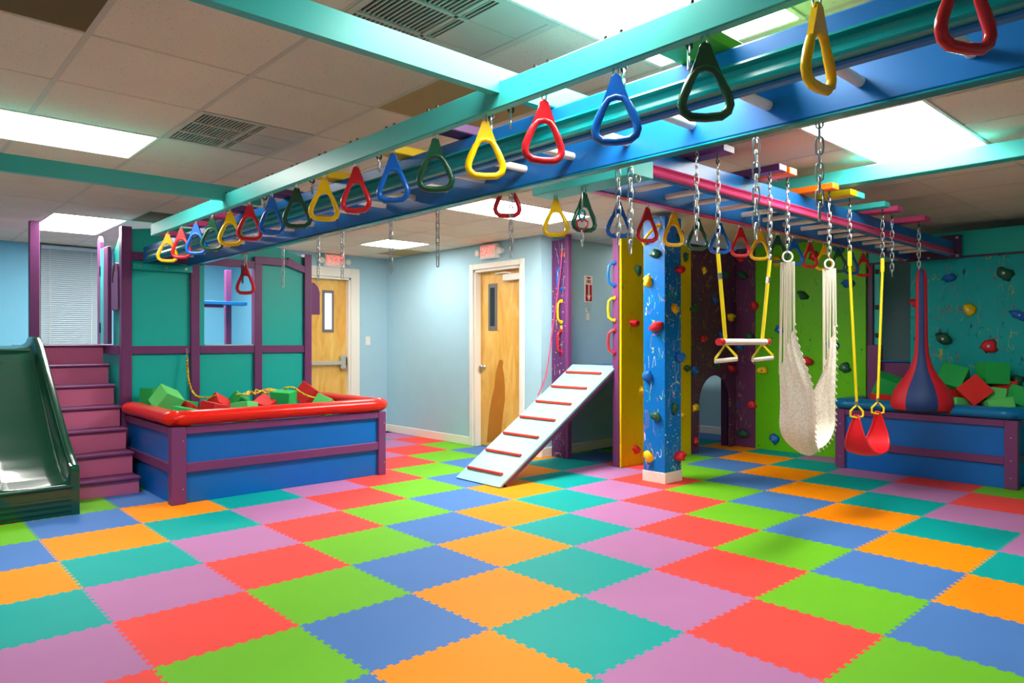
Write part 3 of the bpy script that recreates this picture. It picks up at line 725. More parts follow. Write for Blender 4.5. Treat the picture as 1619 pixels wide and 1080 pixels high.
# white cord hammock chair
t = thing('hammock_swing', (2.28, YSW, .55), 'white knotted cord hammock chair hanging on two chains', 'hammock')
LT, RT = Vector((2.00, YSW, 1.79)), Vector((2.577, YSW, 1.79))
for P_ in (LT, RT):
    swing_chain(t, P_.x, P_.z+.03)
    mb = MB(); mb.tube([(P_.x+.03*math.cos(a*.5236)*.75, YSW-.03*math.cos(a*.5236)*.66, P_.z+.03*math.sin(a*.5236)) for a in range(12)], .006, 6, closed=True); mb.build('hanging_ring', 'rope_white', t)
def ham(side, u, v):
    """u: 0 at the cloth's upper end .. 1 at the bottom fold; v: 0..1 across the cloth"""
    w = 2*v-1; tx = LT.x if side < 0 else RT.x; zb = .575 + .05*w*w
    zt = 1.25 - .15*w
    st = .62
    if u < st: z = zt + (.80-zt)*u/st; x = tx
    else:
        a = (u-st)/(1-st)*math.pi/2; z = .80-(.80-zb)*math.sin(a); x = tx + (2.288-tx)*(1-math.cos(a))
    g_ = min(1, u/.5); g_ = g_*g_*(3-2*g_)
    y1, y0 = (.05, -(.045+.125*g_)) if side < 0 else (.035+.115*g_, -.04)
    if u > st:
        e_ = ((u-st)/(1-st))**1.5; y1 += (.05-y1)*e_; y0 += (-.06-y0)*e_
    fold = .009*math.sin(v*27+side)*(1-u)+.006*math.sin(v*11+u*9)
    return (x + fold, YSW + y0+(y1-y0)*v, z + .008*math.sin(v*25)*(1-u))
for side in (-1, 1):
    MB().grid(lambda u, v: ham(side, u, v), 24, 28).build('netting', 'hammock_net', t)
    top = LT if side < 0 else RT
    cm = MB()
    for k in range(9):
        e_ = Vector(ham(side, 0.02, k/8)); st = top+Vector((-.008*(k-4)/4, .036*(k-4)/4, -.030))
        cm.tube([st, st.lerp(e_, .5), e_], .0045, 6)
    cm.build('cords', 'rope_white', t)
    fr_ = MB()
    for k in range(22):
        p = Vector(ham(side, k/22, 0.0)); fr_.tube([p, p+Vector((.008, -.006, -.018))], .004, 4)
    fr_.build('fringe', 'rope_white', t, kind='stuff')

# red sling swing on yellow ropes
t = thing('sling_swing', (3.2, YSW, .48), 'red sling seat swing on two yellow ropes', 'swing')
for xt, xb in ((2.90, 3.02), (3.49, 3.40)):
    swing_chain(t, xt, 1.86)
    MB().tube([(xt, YSW, 1.90), (xt, YSW, 1.80)], .014, 8).build('rope_loop', 'rope_yellow', t)
    MB().tube([(xt, YSW, 1.80), (xb, YSW, .86)], .0095, 8).build('rope', 'rope_yellow', t)
    MB().tube([(xb-.001, YSW, .87), (xb+.001, YSW, .84)], .012, 8).build('rope_clamp', 'steel', t)
    s_ = -1 if xb < 3.2 else 1
    MB().tube([(xb, YSW, .845), (xb-.03, YSW+.03, .80), (xb-.03, YSW+.03, .765), (xb, YSW, .755), (xb+.03, YSW-.03, .765), (xb+.03, YSW-.03, .80)], .008, 6, closed=True).build('eye_loop', 'rope_yellow', t)
def seat(u, v, off=0):
    w = 2*v-1; a = (u*2-1); b_ = abs(a)
    x = 3.21 + .19*math.copysign(math.sin(b_*math.pi/2)**.55, a) + math.copysign(.035*math.sin(b_*math.pi), a)
    z = .485 + .275*b_**1.7
    half = .012 + .086*math.sin((1-b_)*math.pi/2)
    return (x, YSW + w*half, z + off + .012*w*w)
MB().grid(lambda u, v: seat(u, v), 24, 8).grid(lambda u, v: seat(u, v, -.008), 24, 8).build('seat', 'sling_red', t)
rim = [seat(k/24, 0) for k in range(25)] + [seat(k/24, 1) for k in range(24, -1, -1)]
MB().tube(rim, .008, 6, closed=True).build('rim', 'plastic_red', t)

# cloth pod swing: long neck, round bottom, alternating gores
PX, PY = 4.27, -1.03
t = thing('pod_swing', (PX, PY, .70), 'red and navy cloth pod swing with long narrow neck', 'pod swing')
swing_chain(t, PX, 1.86)
prof = [(.014, 1.875), (.028, 1.86), (.040, 1.80), (.042, 1.6), (.044, 1.4), (.047, 1.25), (.056, 1.17), (.070, 1.11), (.092, 1.055), (.126, .995), (.162, .945), (.194, .895), (.216, .845), (.226, .80), (.226, .765), (.208, .735)]
for k in range(6):
    a = math.atan2(-2.993-PY, -2.055-PX)+R(-30)+k*R(60)
    MB().lathe(prof, (PX, PY, 0), 6, a, a+R(60)).build('gore', 'fabric_navy' if k % 2 == 0 else 'fabric_red', t, label='navy cloth gore' if k % 2 == 0 else 'red cloth gore')
MB().lathe([(0, .70), (.1, .703), (.18, .715), (.208, .738), (.2, .75), (0, .76)], (PX, PY, 0), 28).build('bottom', 'fabric_dark', t)
MB().tube([(PX+.15, PY-.15, .74), (PX+.155, PY-.152, .70), (PX+.145, PY-.15, .68)], .01, 6).build('toggle_cord', 'fabric_red', t)

# ------------------------------------------------------------------ left side: slide, stairs, playhouse
t = thing('slide', (-1.17, 3.8, 0), 'glossy dark green plastic slide at the left edge beside the stairs', 'slide')
path = [(4.95, 1.245, 1.33), (4.66, 1.215, 1.33), (4.50, 1.12, 1.262), (4.35, 1.01, 1.165), (4.06, .79, .965), (3.74, .55, .745), (3.5, .39, .585), (3.36, .315, .50), (3.24, .265, .43), (3.14, .24, .385), (3.08, .225, .36), (3.055, .20, .33)]
def slide_sec(y, zb, zl):
    h = zl-zb; out = []
    for x, f in ((-.30, -.02), (-.302, .97), (-.295, 1.0), (-.262, 1.0), (-.252, .96), (-.243, .75), (-.232, .35), (-.20, .1), (-.12, .02), (0, 0), (.12, .02), (.20, .1), (.232, .35), (.243, .75), (.252, .96), (.262, 1.0), (.295, 1.0), (.302, .97), (.30, -.02)):
        out.append((-1.175+x, y, zb+h*f))
    return out
secs = []
for i in range(len(path)-1):
    for k in range(4):
        f = k/4; secs.append(slide_sec(*[a+(b_-a)*f for a, b_ in zip(path[i], path[i+1])]))
secs.append(slide_sec(*path[-1]))
mb = MB(); ns = len(secs[0])
mb.add([p for s_ in secs for p in s_], [(i*ns+j, (i+1)*ns+j, (i+1)*ns+j+1, i*ns+j+1) for i in range(len(secs)-1) for j in range(ns-1)], True)
mb.build('chute', 'slide_green', t)
fp = MB(); fp.box(-1.47, -.88, 3.055, 3.075, 0, .215, .004)
fp.tube([(-1.43, 3.06, .212), (-.92, 3.06, .212)], .018, 8)
for z in (.035, .075, .115): fp.box(-1.46, -.90, 3.045, 3.057, z, z+.022, .004)
fp.build('foot_panel', 'slide_green', t)
for x in (-1.475, -.93): 
    MB().prism([(3.045, 0), (3.13, 0), (3.13, .375), (3.085, .36), (3.05, .33)], 'X', x, x+.055).build('side_foot', 'slide_green', t)
MB().box(-1.45, -.90, 4.6, 4.95, 1.17, 1.21, .004).build('support_ledge', 'slide_green', t)

SX0, SX1 = -.815, -.335
t = thing('staircase', (-.57, 3.6, 0), 'seven-step staircase with dusty pink risers and purple treads', 'stairs')
for k in range(7):
    y = 3.56+.205*k; z = .142+.1855*k
    MB().box(SX0-.015, SX1+.012, y-.025, (y+.205 if k < 6 else 4.95), z-.024, z, .008).build('tread', 'purple', t)
    MB().box(SX0, SX1, y, y+.018, 0 if k == 0 else z-.1855, z-.024, .002).build('riser', 'pink_riser', t)
for x in (SX0+.005, SX1-.025):
    poly = [(3.585, 0)]
    for k in range(7):
        poly += [(3.585+.205*k, .115+.1855*k), (3.585+.205*(k+1), .115+.1855*k)]
    poly += [(3.585+.205*7, 0)]
    MB().prism(poly, 'X', x, x+.02).build('stringer', 'purple_dark', t)

YH = 4.2; ph = thing('playhouse', (.62, 4.9, 0), 'teal panelled playhouse with purple posts and a window behind the red-rimmed pit', 'playhouse')
def pbox(name, mat, *a, c=.004, **kw): return MB().box(*a, c).build(name, mat, ph, **kw)
for x0, x1, zt in ((-.315, -.228, 2.35), (.296, .379, 2.09), (.93, 1.01, 2.12), (1.485, 1.568, 2.24)): pbox('post', 'purple', x0, x1, YH, YH+.09, 0, zt)
for x0, x1 in ((-.228, .296), (.379, .93), (1.01, 1.485)):
    pbox('mid_rail', 'purple', x0, x1, YH+.01, YH+.06, 1.166, 1.243)
    pbox('lower_panel', 'teal_panel', x0, x1, YH+.04, YH+.06, .15, 1.166, c=0)
pbox('upper_panel', 'teal_panel', -.228, .296, YH+.04, YH+.06, 1.243, 2.08, c=0)
pbox('upper_panel', 'teal_panel', 1.01, 1.485, YH+.04, YH+.06, 1.243, 2.10, c=0)
pbox('window_reveal', 'teal_panel', .379, .435, YH+.04, YH+.06, 1.243, 2.05, c=0)
pbox('window_sill', 'aqua_light', .435, .93, YH+.02, YH+.09, 1.243, 1.255, c=.002)
arch = [(-.228, 2.08)]+[(-.228+1.713*u, 2.335+.075*math.sin(math.pi*min(1, u*1.0)) - .125*max(0, (u-.3)/.7)**1.6) for u in [i/20 for i in range(21)]]+[(1.485, 2.10), (.93, 2.06), (.43, 2.06)]
MB().prism(arch, 'Y', YH+.055, YH+.075).build('arched_top_panel', 'teal_panel', ph)
pbox('top_rail', 'purple', -.228, .93, YH-.005, YH+.05, 2.045, 2.12); pbox('top_rail', 'purple', .93, 1.30, YH-.005, YH+.05, 2.09, 2.17)
MB().prism([(1.27, 2.10), (1.48, 2.035), (1.48, 2.10), (1.30, 2.185)], 'Y', YH-.01, YH+.05).build('sloped_rail', 'purple', ph)
MB().box(-.228, .30, YH-.03, YH+.0, 1.955, 2.015, .004).build('bolting_strip', 'teal_panel', ph)
bm_ = MB()
for x in (-.165, .06, .24): bm_.tube([(x, YH-.03, 1.985), (x, YH-.038, 1.985)], .013, 8)
bm_.build('bolt_heads', 'steel', ph)
# left side wall with the little arched opening, and the open gate at the stair head
MB().prism([(YH+.09, 1.243), (4.62, 1.243), (4.62, 2.13), (4.5, 2.215), (4.42, 2.275), (4.32, 2.32), (YH+.09, 2.35)], 'X', -.285, -.265).build('side_panel', 'teal_panel', ph)
pbox('side_rail', 'purple', -.318, -.24, YH+.09, 5.05, 1.166, 1.25)
pbox('side_lower_panel', 'teal_panel', -.285, -.265, YH+.09, 5.75, .1, 1.166, c=0)
ap = [(4.29, 1.58), (4.53, 1.58), (4.53, 1.88)] + [(4.41+.12*math.cos(R(a_)), 1.90+.13*math.sin(R(a_))) for a_ in range(0, 181, 20)]
MB().prism(ap, 'X', -.325, -.285).build('arched_window_trim', 'purple', ph)
cp = [(4.41+.10*math.cos(R(a_)), 1.86+.15*math.sin(R(a_))) for a_ in range(0, 100, 15)]+[(4.41+.06*math.cos(R(a_)), 1.84+.12*math.sin(R(a_))) for a_ in range(90, -10, -15)]
MB().prism(cp, 'X', -.330, -.32).build('arched_window_opening', 'black', ph)
pbox('gate_leaf', 'aqua', -.335, -.315, 4.76, 4.905, 1.26, 2.20, c=.002)
pbox('gate_edge', 'purple', -.340, -.305, 4.585, 4.76, 1.26, 2.20, c=.006)
gp = [(4.90, 1.26), (5.02, 1.26), (5.02, 2.27), (5.00, 2.31), (4.96, 2.335), (4.92, 2.31), (4.90, 2.27)]
MB().prism(gp, 'X', -.335, -.305).build('rounded_gate_post', 'purple', ph)
for z in (1.42, 1.98): pbox('hinge', 'black', -.342, -.334, 4.89, 4.915, z-.05, z+.05, c=.002)
pbox('tall_post', 'purple', -.91, -.83, 4.96, 5.04, 0, 2.425)
pbox('deck', 'purple', -.95, 1.56, 4.96, 5.75, 1.20, 1.25); pbox('deck', 'purple', -.228, 1.56, YH+.10, 4.95, 1.20, 1.25)
# rear ledge seen through the window
pbox('rear_post', 'purple', 1.045, 1.11, 5.30, 5.36, 1.25, 2.12); pbox('rear_ledge', 'blue_shelf', .72, 1.24, 5.16, 5.30, 1.705, 1.745)
pbox('ledge_bracket', 'purple', .72, .99, 5.22, 5.30, 1.675, 1.705)
# right side panel edge seen against the door
MB().prism([(1.56, 1.59), (1.745, 1.59), (1.745, 1.84), (1.725, 1.90), (1.68, 1.945), (1.56, 1.96)], 'Y', 4.36, 4.44).build('side_window_trim', 'purple', ph)
pbox('side_panel', 'teal_panel', 1.54, 1.56, YH+.09, 5.2, .1, 2.1, c=0); pbox('side_post', 'purple', 1.53, 1.60, 5.02, 5.09, 1.45, 2.08)

# ------------------------------------------------------------------ foam pits
def pad(name, mat, parent, pts, hw=.085, hh=.06):
    mb = MB(); P = [Vector(p) for p in pts]; n = 22; path_ = []; rad = []
    for i in range(n+1):
        f = i/n; path_.append(P[0].lerp(P[1], f)); e_ = min(f, 1-f)*(P[1]-P[0]).length
        rad.append(hw*(math.sqrt(max(0.02, 1-(1-min(1, e_/.05))**2)) if e_ < .05 else 1)*(1+.018*math.sin(f*17)))
    mb.tube(path_, rad, 16)
    zc = P[0].z; mb.v = [(x, y, zc+(z-zc)*hh/hw) for x, y, z in mb.v]
    return mb.build(name, mat, parent)
X0, X1, Y0, Y1 = -.29, 1.66, 2.85, 4.19
pit = thing('foam_pit', (.68, 3.5, 0), 'blue panelled foam pit with purple frame and puffy red rim', 'foam pit')
def pb_(name, mat, *a, c=.004): return MB().box(*a, c).build(name, mat, pit)
for x in (X0, X1-.08): pb_('post', 'purple', x, x+.11 if x < 0 else x+.08, Y0, Y0+.09, 0, .61)
pb_('top_rail', 'purple', X0+.11, X1-.08, Y0+.005, Y0+.05, .55, .61); pb_('mid_rail', 'purple', X0+.11, X1-.08, Y0+.005, Y0+.045, .245, .32)
pb_('panel', 'blue_pit', X0+.11, X1-.08, Y0+.03, Y0+.05, .002, .55, c=0)
pb_('top_rail', 'purple', X0, X0+.04, Y0+.09, Y1, .55, .61); pb_('mid_rail', 'purple', X0+.005, X0+.04, Y0+.09, Y1, .245, .32); pb_('panel', 'blue_pit', X0+.025, X0+.045, Y0+.09, Y1, .002, .55, c=0)
pb_('top_rail', 'purple', X1-.05, X1-.01, Y0+.09, Y1, .55, .61); pb_('panel', 'blue_pit', X1-.05, X1-.03, Y0+.09, Y1, .002, .55, c=0)
pb_('cushion_base', 'blue_vinyl', X0+.06, X1-.07, Y0+.06, Y1-.01, .05, .55, c=.02)
pad('rim_pad', 'red_vinyl', pit, ((X0-.02, Y0+.05, .675), (X1+.03, Y0+.05, .675)))
pad('rim_pad', 'red_vinyl', pit, ((X0+.04, Y0-.02, .675), (X0+.04, Y1, .675))); pad('rim_pad', 'red_vinyl', pit, ((X1-.03, Y0, .675), (X1-.03, Y1-.05, .675)))
bm_ = MB()
for x, z in ((X0+.085, .50), (X0+.085, .12), (X1-.02, .5), (X1-.02, .12)): bm_.tube([(x, Y0+.002, z), (x, Y0-.003, z)], .006, 6)
bm_.build('screw_heads', 'steel', pit)
def cube(c_, s_, rot, mat, label, group, sy=None, sz=None):
    mb = MB(); mb.box(-s_/2, s_/2, -(sy or s_)/2, (sy or s_)/2, -(sz or s_)/2, (sz or s_)/2, .004)
    from mathutils import Euler
    m3 = Euler([R(a) for a in rot]).to_matrix(); mb.v = [tuple(m3 @ Vector(v)+Vector(c_)) for v in mb.v]
    return mb.build('foam_cube', mat, label=label, cat='foam cube', group=group, origin=c_)
GL = 'foam cubes in the red-rimmed pit'
cube((-.08, 4.02, .76), .19, (0, 3, 20), 'cube_green', 'upright green foam cube in the back left corner of the red-rimmed pit', GL)
cube((-.10, 3.62, .77), .18, (28, 24, 15), 'cube_lime', 'tilted bright green foam cube in front of the back corner cube', GL)
cube((.15, 3.92, .66), .15, (5, 10, 30), 'cube_green', 'small green foam cube beside the purple post and hanging rope', GL)
cube((-.12, 3.12, .655), .17, (12, 4, 60), 'cube_green', 'low green foam cube tucked behind the left front corner of the red rim', GL)
cube((.08, 3.66, .65), .15, (20, 30, 40), 'cube_red', 'red foam cube half hidden between two green ones at left', GL)
cube((.27, 3.55, .645), .17, (8, 12, 25), 'cube_red', 'flat lying red foam cube in the left middle of the pit', GL)
cube((.44, 3.88, .66), .17, (35, 30, 10), 'cube_red', 'red foam cube standing on its edge under the rope end', GL)
cube((.66, 3.92, .66), .18, (25, 32, 10), 'cube_green', 'tipped green foam cube against the teal panel in mid pit', GL)
cube((.44, 3.24, .655), .17, (-9, 10, 35), 'cube_lime', 'pale green foam cube lying just behind the red front rim', GL)
cube((.77, 3.56, .65), .18, (14, -22, 30), 'cube_red', 'red foam cube under the yellow rope coil', GL)
cube((.93, 3.52, .71), .19, (4, -4, 42), 'cube_green', 'green foam cube with a corner to the front and rope over its top', GL)
cube((1.40, 3.95, .71), .20, (30, 25, 30), 'cube_red', 'red foam cube with a corner pointing up by the right purple post', GL)
cube((1.27, 3.36, .65), .17, (22, 24, 40), 'cube_lime', 'pale green foam cube corner at the right end of the pit', GL)
# two-colour ropes
def rope_mat():
    m, nt, b = nmat('rope_mix'); co = coords(nt, (1, 1, 1))
    w = N(nt, 'ShaderNodeTexNoise'); w.inputs['Scale'].default_value = 55; nt.links.new(co, w.inputs['Vector'])
    nt.links.new(mixrgb(nt, math_(nt, 'GREATER_THAN', w.outputs['Fac'], .55), lin('#E8D014'), lin('#C8401C')), b.inputs['Base Color']); b.inputs['Roughness'].default_value = .7
rope_mat()
def smooth_path(pts, k=6):
    P = [Vector(p) for p in pts]; out = []
    for i in range(len(P)-1):
        p0, p1, p2, p3 = P[max(0, i-1)], P[i], P[i+1], P[min(len(P)-1, i+2)]
        for j in range(k):
            t_ = j/k; out.append(.5*((2*p1)+(-p0+p2)*t_+(2*p0-5*p1+4*p2-p3)*t_*t_+(-p0+3*p1-3*p2+p3)*t_**3))
    return out+[P[-1]]
t = thing('rope', (.25, 4.17, .68), 'yellow and red rope hanging from the playhouse rail into the pit', 'rope')
MB().tube(smooth_path([(.25, 4.17, 1.12), (.248, 4.15, 1.0), (.255, 4.12, .88), (.285, 4.05, .77), (.36, 3.95, .745), (.42, 3.85, .775)]), .010, 7).build('strand', 'rope_mix', t)
mb = MB(); chain(mb, .25, 4.175, 1.12, 1.21, .03, .003, .009); mb.build('links', 'steel', t)
random.seed(11); pts = []
for k in range(26):
    f = k/25; pts.append((.60+.36*f+.05*math.sin(k*2.1), 3.75-.05*f+.09*math.cos(k*1.9), .775+.035*f+.02*math.sin(k*3.3)))
pts += [(.98, 3.6, .83), (1.05, 3.55, .83), (1.14, 3.5, .76), (1.22, 3.45, .73)]
MB().tube(smooth_path(pts, 4), .009, 6).build('coiled_rope', 'rope_mix', label='tangled yellow and red rope coiled over the foam cubes', cat='rope')

X2, Y2a, Y2b = 5.25, -1.475, .075
pit = thing('foam_pit', (5.55, -.7, 0), 'blue panelled foam pit with purple frame and blue rim at right', 'foam pit')
pb_('post', 'purple', X2, X2+.09, Y2b-.095, Y2b, 0, .60); pb_('post', 'purple', X2, X2+.09, Y2a, Y2a+.10, 0, .60)
pb_('top_rail', 'purple', X2+.005, X2+.05, Y2a+.10, Y2b-.095, .54, .60); pb_('mid_rail', 'purple', X2+.005, X2+.045, Y2a+.10, Y2b-.095, .21, .28)
pb_('panel', 'blue_pit', X2+.03, X2+.05, Y2a+.10, Y2b-.095, .002, .54, c=0)
pb_('top_rail', 'purple', X2+.09, 5.86, Y2a, Y2a+.04, .54, .60); pb_('mid_rail', 'purple', X2+.09, 5.86, Y2a+.005, Y2a+.04, .21, .28); pb_('panel', 'blue_pit', X2+.09, 5.86, Y2a+.025, Y2a+.045, .002, .54, c=0)
pb_('panel', 'blue_pit', X2+.09, 5.84, Y2b-.045, Y2b-.025, .002, .54, c=0)
pb_('cushion_base', 'blue_vinyl', X2+.06, 5.84, Y2a+.06, Y2b-.06, .05, .62, c=.02)
pad('rim_pad', 'blue_vinyl', pit, ((X2+.05, Y2a-.03, .655), (X2+.05, Y2b+.02, .655)), .095, .055)
pad('rim_pad', 'blue_vinyl', pit, ((X2+.0, Y2a+.04, .655), (5.86, Y2a+.04, .655)), .095, .055); pad('rim_pad', 'blue_vinyl', pit, ((X2+.0, Y2b-.05, .655), (5.84, Y2b-.05, .655)), .085, .055)
bm_ = MB()
for y, z in ((Y2a+.05, .45), (Y2a+.05, .25), (Y2a+.05, .1), (Y2b-.05, .45), (Y2b-.05, .12)): bm_.tube([(X2+.002, y, z), (X2-.003, y, z)], .006, 6)
bm_.build('screw_heads', 'steel', pit)
GR = 'foam cubes in the blue-rimmed pit'
cube((5.60, -.30, .82), .22, (22, -16, 15), 'cube_green', 'green foam cube between the sling swing rope and the cloth pod', GR)
cube((5.73, -.52, .84), .20, (14, 24, 30), 'cube_green', 'green foam cube behind the neck of the cloth pod', GR)
cube((5.62, -.88, .92), .22, (18, 28, 12), 'cube_green', 'leaning green foam cube right of the cloth pod, high in the pile', GR)
cube((5.48, -1.09, .83), .21, (48, 8, 20), 'cube_red', 'big red foam cube tipped on its edge in the blue-rimmed pit', GR)
cube((5.64, -1.20, .99), .20, (2, 4, 40), 'cube_green', 'topmost green foam cube of the pile by the teal climbing wall', GR)
cube((5.71, -1.27, .83), .19, (4, 2, 15), 'cube_red', 'red foam cube under the topmost green one', GR)
cube((5.56, -1.24, .78), .15, (6, 12, 20), 'cube_lime', 'small pale green foam cube beside the big red one', GR)
cube((5.45, -1.29, .70), .20, (-12, 8, 30), 'cube_lime', 'bright green foam cube lying on the front corner of the blue rim', GR, sz=.14)
cube((5.66, -1.40, .76), .18, (20, 30, 10), 'cube_green', 'green foam cube at the far right end of the pile', GR)
cube((5.44, -.97, .665), .18, (8, 6, 55), 'cube_lime', 'pale green foam cube just above the blue rim, right of the pod', GR)
cube((5.60, -.92, .73), .20, (10, -10, 35), 'cube_red', 'dark shaded red foam cube low behind the cloth pod', GR)
cube((5.48, -.27, .665), .17, (4, 8, 25), 'cube_red', 'low red foam cube by the left end of the blue rim', GR)

# ------------------------------------------------------------------ climbing fort with yellow, purple and green panels
random.seed(21)
def hold_mesh(seed, mat, sx=.05, sz=.042, d=.045):
    bm = bmesh.new(); bmesh.ops.create_icosphere(bm, subdivisions=2, radius=1)
    for v in bm.verts:
        p = v.co.copy(); n_ = mnoise.noise(p*1.25+Vector((seed*3.1, seed*1.7, 0)))+.5*mnoise.noise(p*2.6+Vector((seed*1.3, 4, seed)))
        r_ = 1+.62*n_; pinch = 1-.22*max(0, p.z)*abs(math.sin(seed))
        x, y, z = p.x*r_*sx*pinch, p.y*r_*d, p.z*r_*sz + (.35*sz*abs(p.x) if seed % 2 else -.1*sz*abs(p.x))
        if y > 0: y = 0
        dd = math.hypot(p.x, p.z)
        if p.y < 0 and dd < .35: y *= .72
        v.co = (x, y, z)
    for f in bm.faces: f.smooth = True
    me = bpy.data.meshes.new('hold'); bm.to_mesh(me); bm.free(); me.materials.append(M[mat]); me.materials.append(M['steel']); return me
bm_b = MB(); bm_b.tube([(0, -.024, 0), (0, -.036, 0)], .009, 8); BOLT = bm_b.mesh('bolt', (0, 0, 0), ['steel'])
HM = {(c, k): hold_mesh(k+len(c), 'hold_'+c, (.058, .046, .062, .05)[k], (.038, .046, .034, .05)[k], (.05, .045, .06, .04)[k]) for c in CN for k in range(4)}
HC = {'r': 'red', 'y': 'yellow', 'g': 'green', 'b': 'blue'}
hk_ = [0]
def hold(parent, c, x, y, z, face, sc=1.0):
    hk_[0] += 1; k = hk_[0]
    o = inst('hold', HM[HC[c], (k*7) % 4], (x, y, z), parent); o['label'] = {'r': 'red', 'y': 'yellow', 'g': 'dark green', 'b': 'blue'}[c]+' climbing hold'
    base = Matrix.Rotation(random.uniform(-.5, .5), 4, 'Y')
    rot = Matrix.Rotation(R(-90), 4, 'Z') if face == 'X' else Matrix.Identity(4)
    o.rotation_euler = (rot @ base).to_euler(); o.scale = (sc*random.uniform(.9, 1.15),)*3
    b_ = bpy.data.objects.new('bolt', BOLT); COL.objects.link(b_); b_.parent = o
def grab_handle(parent, c, p0, p1, out, r_=.013):
    a, b_ = Vector(p0), Vector(p1); o_ = Vector(out); u = (b_-a).normalized()
    mb = MB(); mb.tube([a+o_*.0, a+o_*.55+u*.006, a+o_+u*.035, a.lerp(b_, .5)+o_*1.08, b_+o_-u*.035, b_+o_*.55-u*.006, b_], [r_*1.25, r_*1.05, r_, r_, r_, r_*1.05, r_*1.25], 10)
    for e_ in (a, b_): mb.tube([e_-o_*.02, e_+o_*.18], r_*1.7, 10)
    mb.build('grab_handle', 'plastic_'+HC[c], parent, label=HC[c]+' plastic grab handle')
fort = thing('climbing_fort', (4.7, 1.9, 0), 'climbing fort with yellow panel, purple arch panel and purple splattered post', 'climbing fort')
def fb(name, mat, *a, c=.004, **kw): return MB().box(*a, c).build(name, mat, fort, **kw)
fb('front_post', 'post_splat', 3.60, 3.64, 2.30, 2.505, 0, 2.41)
fb('post_edge', 'purple', 3.60, 3.66, 2.255, 2.30, 0, 2.455)
fb('post_edge', 'purple', 3.60, 3.655, 1.555, 1.635, 0, 2.40)
fb('yellow_panel', 'yellow_splat', 3.61, 4.87, 1.53, 1.553, 0, 2.37)
# arch panel
ax0, ax1 = 5.03, 5.715; zc = .55
ap = [(4.87, 0), (ax0, 0), (ax0, zc)] + [((ax0+ax1)/2+(ax1-ax0)/2*math.cos(math.pi-math.pi*i/16), zc+.335*math.sin(math.pi*i/16)) for i in range(1, 16)] + [(ax1, zc), (ax1, 0), (5.85, 0), (5.85, 2.40), (4.87, 2.40)]
MB().prism(ap, 'Y', 1.53, 1.555).build('arch_panel', 'purple_splat', fort, label='purple splattered panel with arched crawl hole')
fb('corner_panel', 'purple_splat', 5.845, 5.87, 1.27, 1.53, 0, 2.42)
fb('deck', 'blue_pit', 3.66, 5.80, 1.58, 2.50, .975, 1.015)
fb('deck_edge', 'purple', 3.63, 3.66, 1.635, 2.255, .95, 1.02)
fb('deck_beam', 'teal_panel', 3.68, 3.72, 1.60, 2.48, .90, .975)
fb('inner_post', 'purple_dark', 5.62, 5.70, 2.36, 2.44, 0, .975)
fb('inner_post', 'purple_dark', 5.75, 5.83, 1.60, 1.68, 0, .975)
for c, z0, z1 in (('b', 1.86, 2.09), ('y', 1.50, 1.73), ('r', 1.17, 1.40)):
    grab_handle(fort, c, (3.60, 2.355, z0), (3.60, 2.355, z1), (-.055, 0, 0)); grab_handle(fort, c, (3.60, 1.60, z0), (3.60, 1.60, z1), (-.05, .045, 0))
for c, x, z in (('g', 3.88, 2.03), ('r', 3.81, 1.47), ('y', 3.96, .76), ('r', 3.85, .16), ('g', 4.75, 2.24), ('g', 4.90, 1.66), ('y', 5.13, 2.11), ('g', 5.60, 2.09), ('b', 5.37, 1.77), ('y', 5.70, 1.58),
                ('b', 5.5, 1.36), ('r', 5.13, 1.31), ('g', 5.41, 1.01), ('r', 5.72, .95), ('b', 4.93, .94), ('y', 4.94, .53), ('r', 4.96, .14), ('g', 4.78, .98), ('y', 4.70, .45), ('b', 4.30, 1.2)):
    hold(fort, c, x, 1.53, z, 'Y')
for c, y, z in (('r', 1.46, 2.30), ('g', 1.44, 2.09), ('r', 1.28, 1.72), ('g', 1.42, .16), ('r', 1.31, .52), ('b', 1.47, 1.22), ('g', 1.34, 1.34)): hold(fort, c, 5.845, y, z, 'X', 1.1)
# green climbing wall
gw = thing('climbing_wall', (5.86, .63, 0), 'lime green climbing wall with paint splatters behind the hammock', 'climbing wall')
MB().box(5.845, 5.87, .0, 1.27, 0, 2.42, .003).build('panel', 'green_splat', gw)
for c, y, z in (('y', 1.17, .94), ('b', 1.03, .13), ('g', .69, 1.81), ('b', .96, 1.42), ('b', .35, 1.25), ('y', 1.0, 2.22), ('r', .64, 1.06), ('g', .21, 1.0), ('b', .18, 1.92), ('r', .55, 2.25), ('g', .45, .5), ('b', .28, 2.3)): hold(gw, c, 5.845, y, z, 'X', 1.2)
mb = MB()
for y, z in ((.04, .04), (1.23, .04), (.62, .04), (1.23, 1.2), (.04, 1.2)): mb.tube([(5.847, y, z), (5.842, y, z)], .008, 6)
mb.build('screw_heads', 'black', gw)
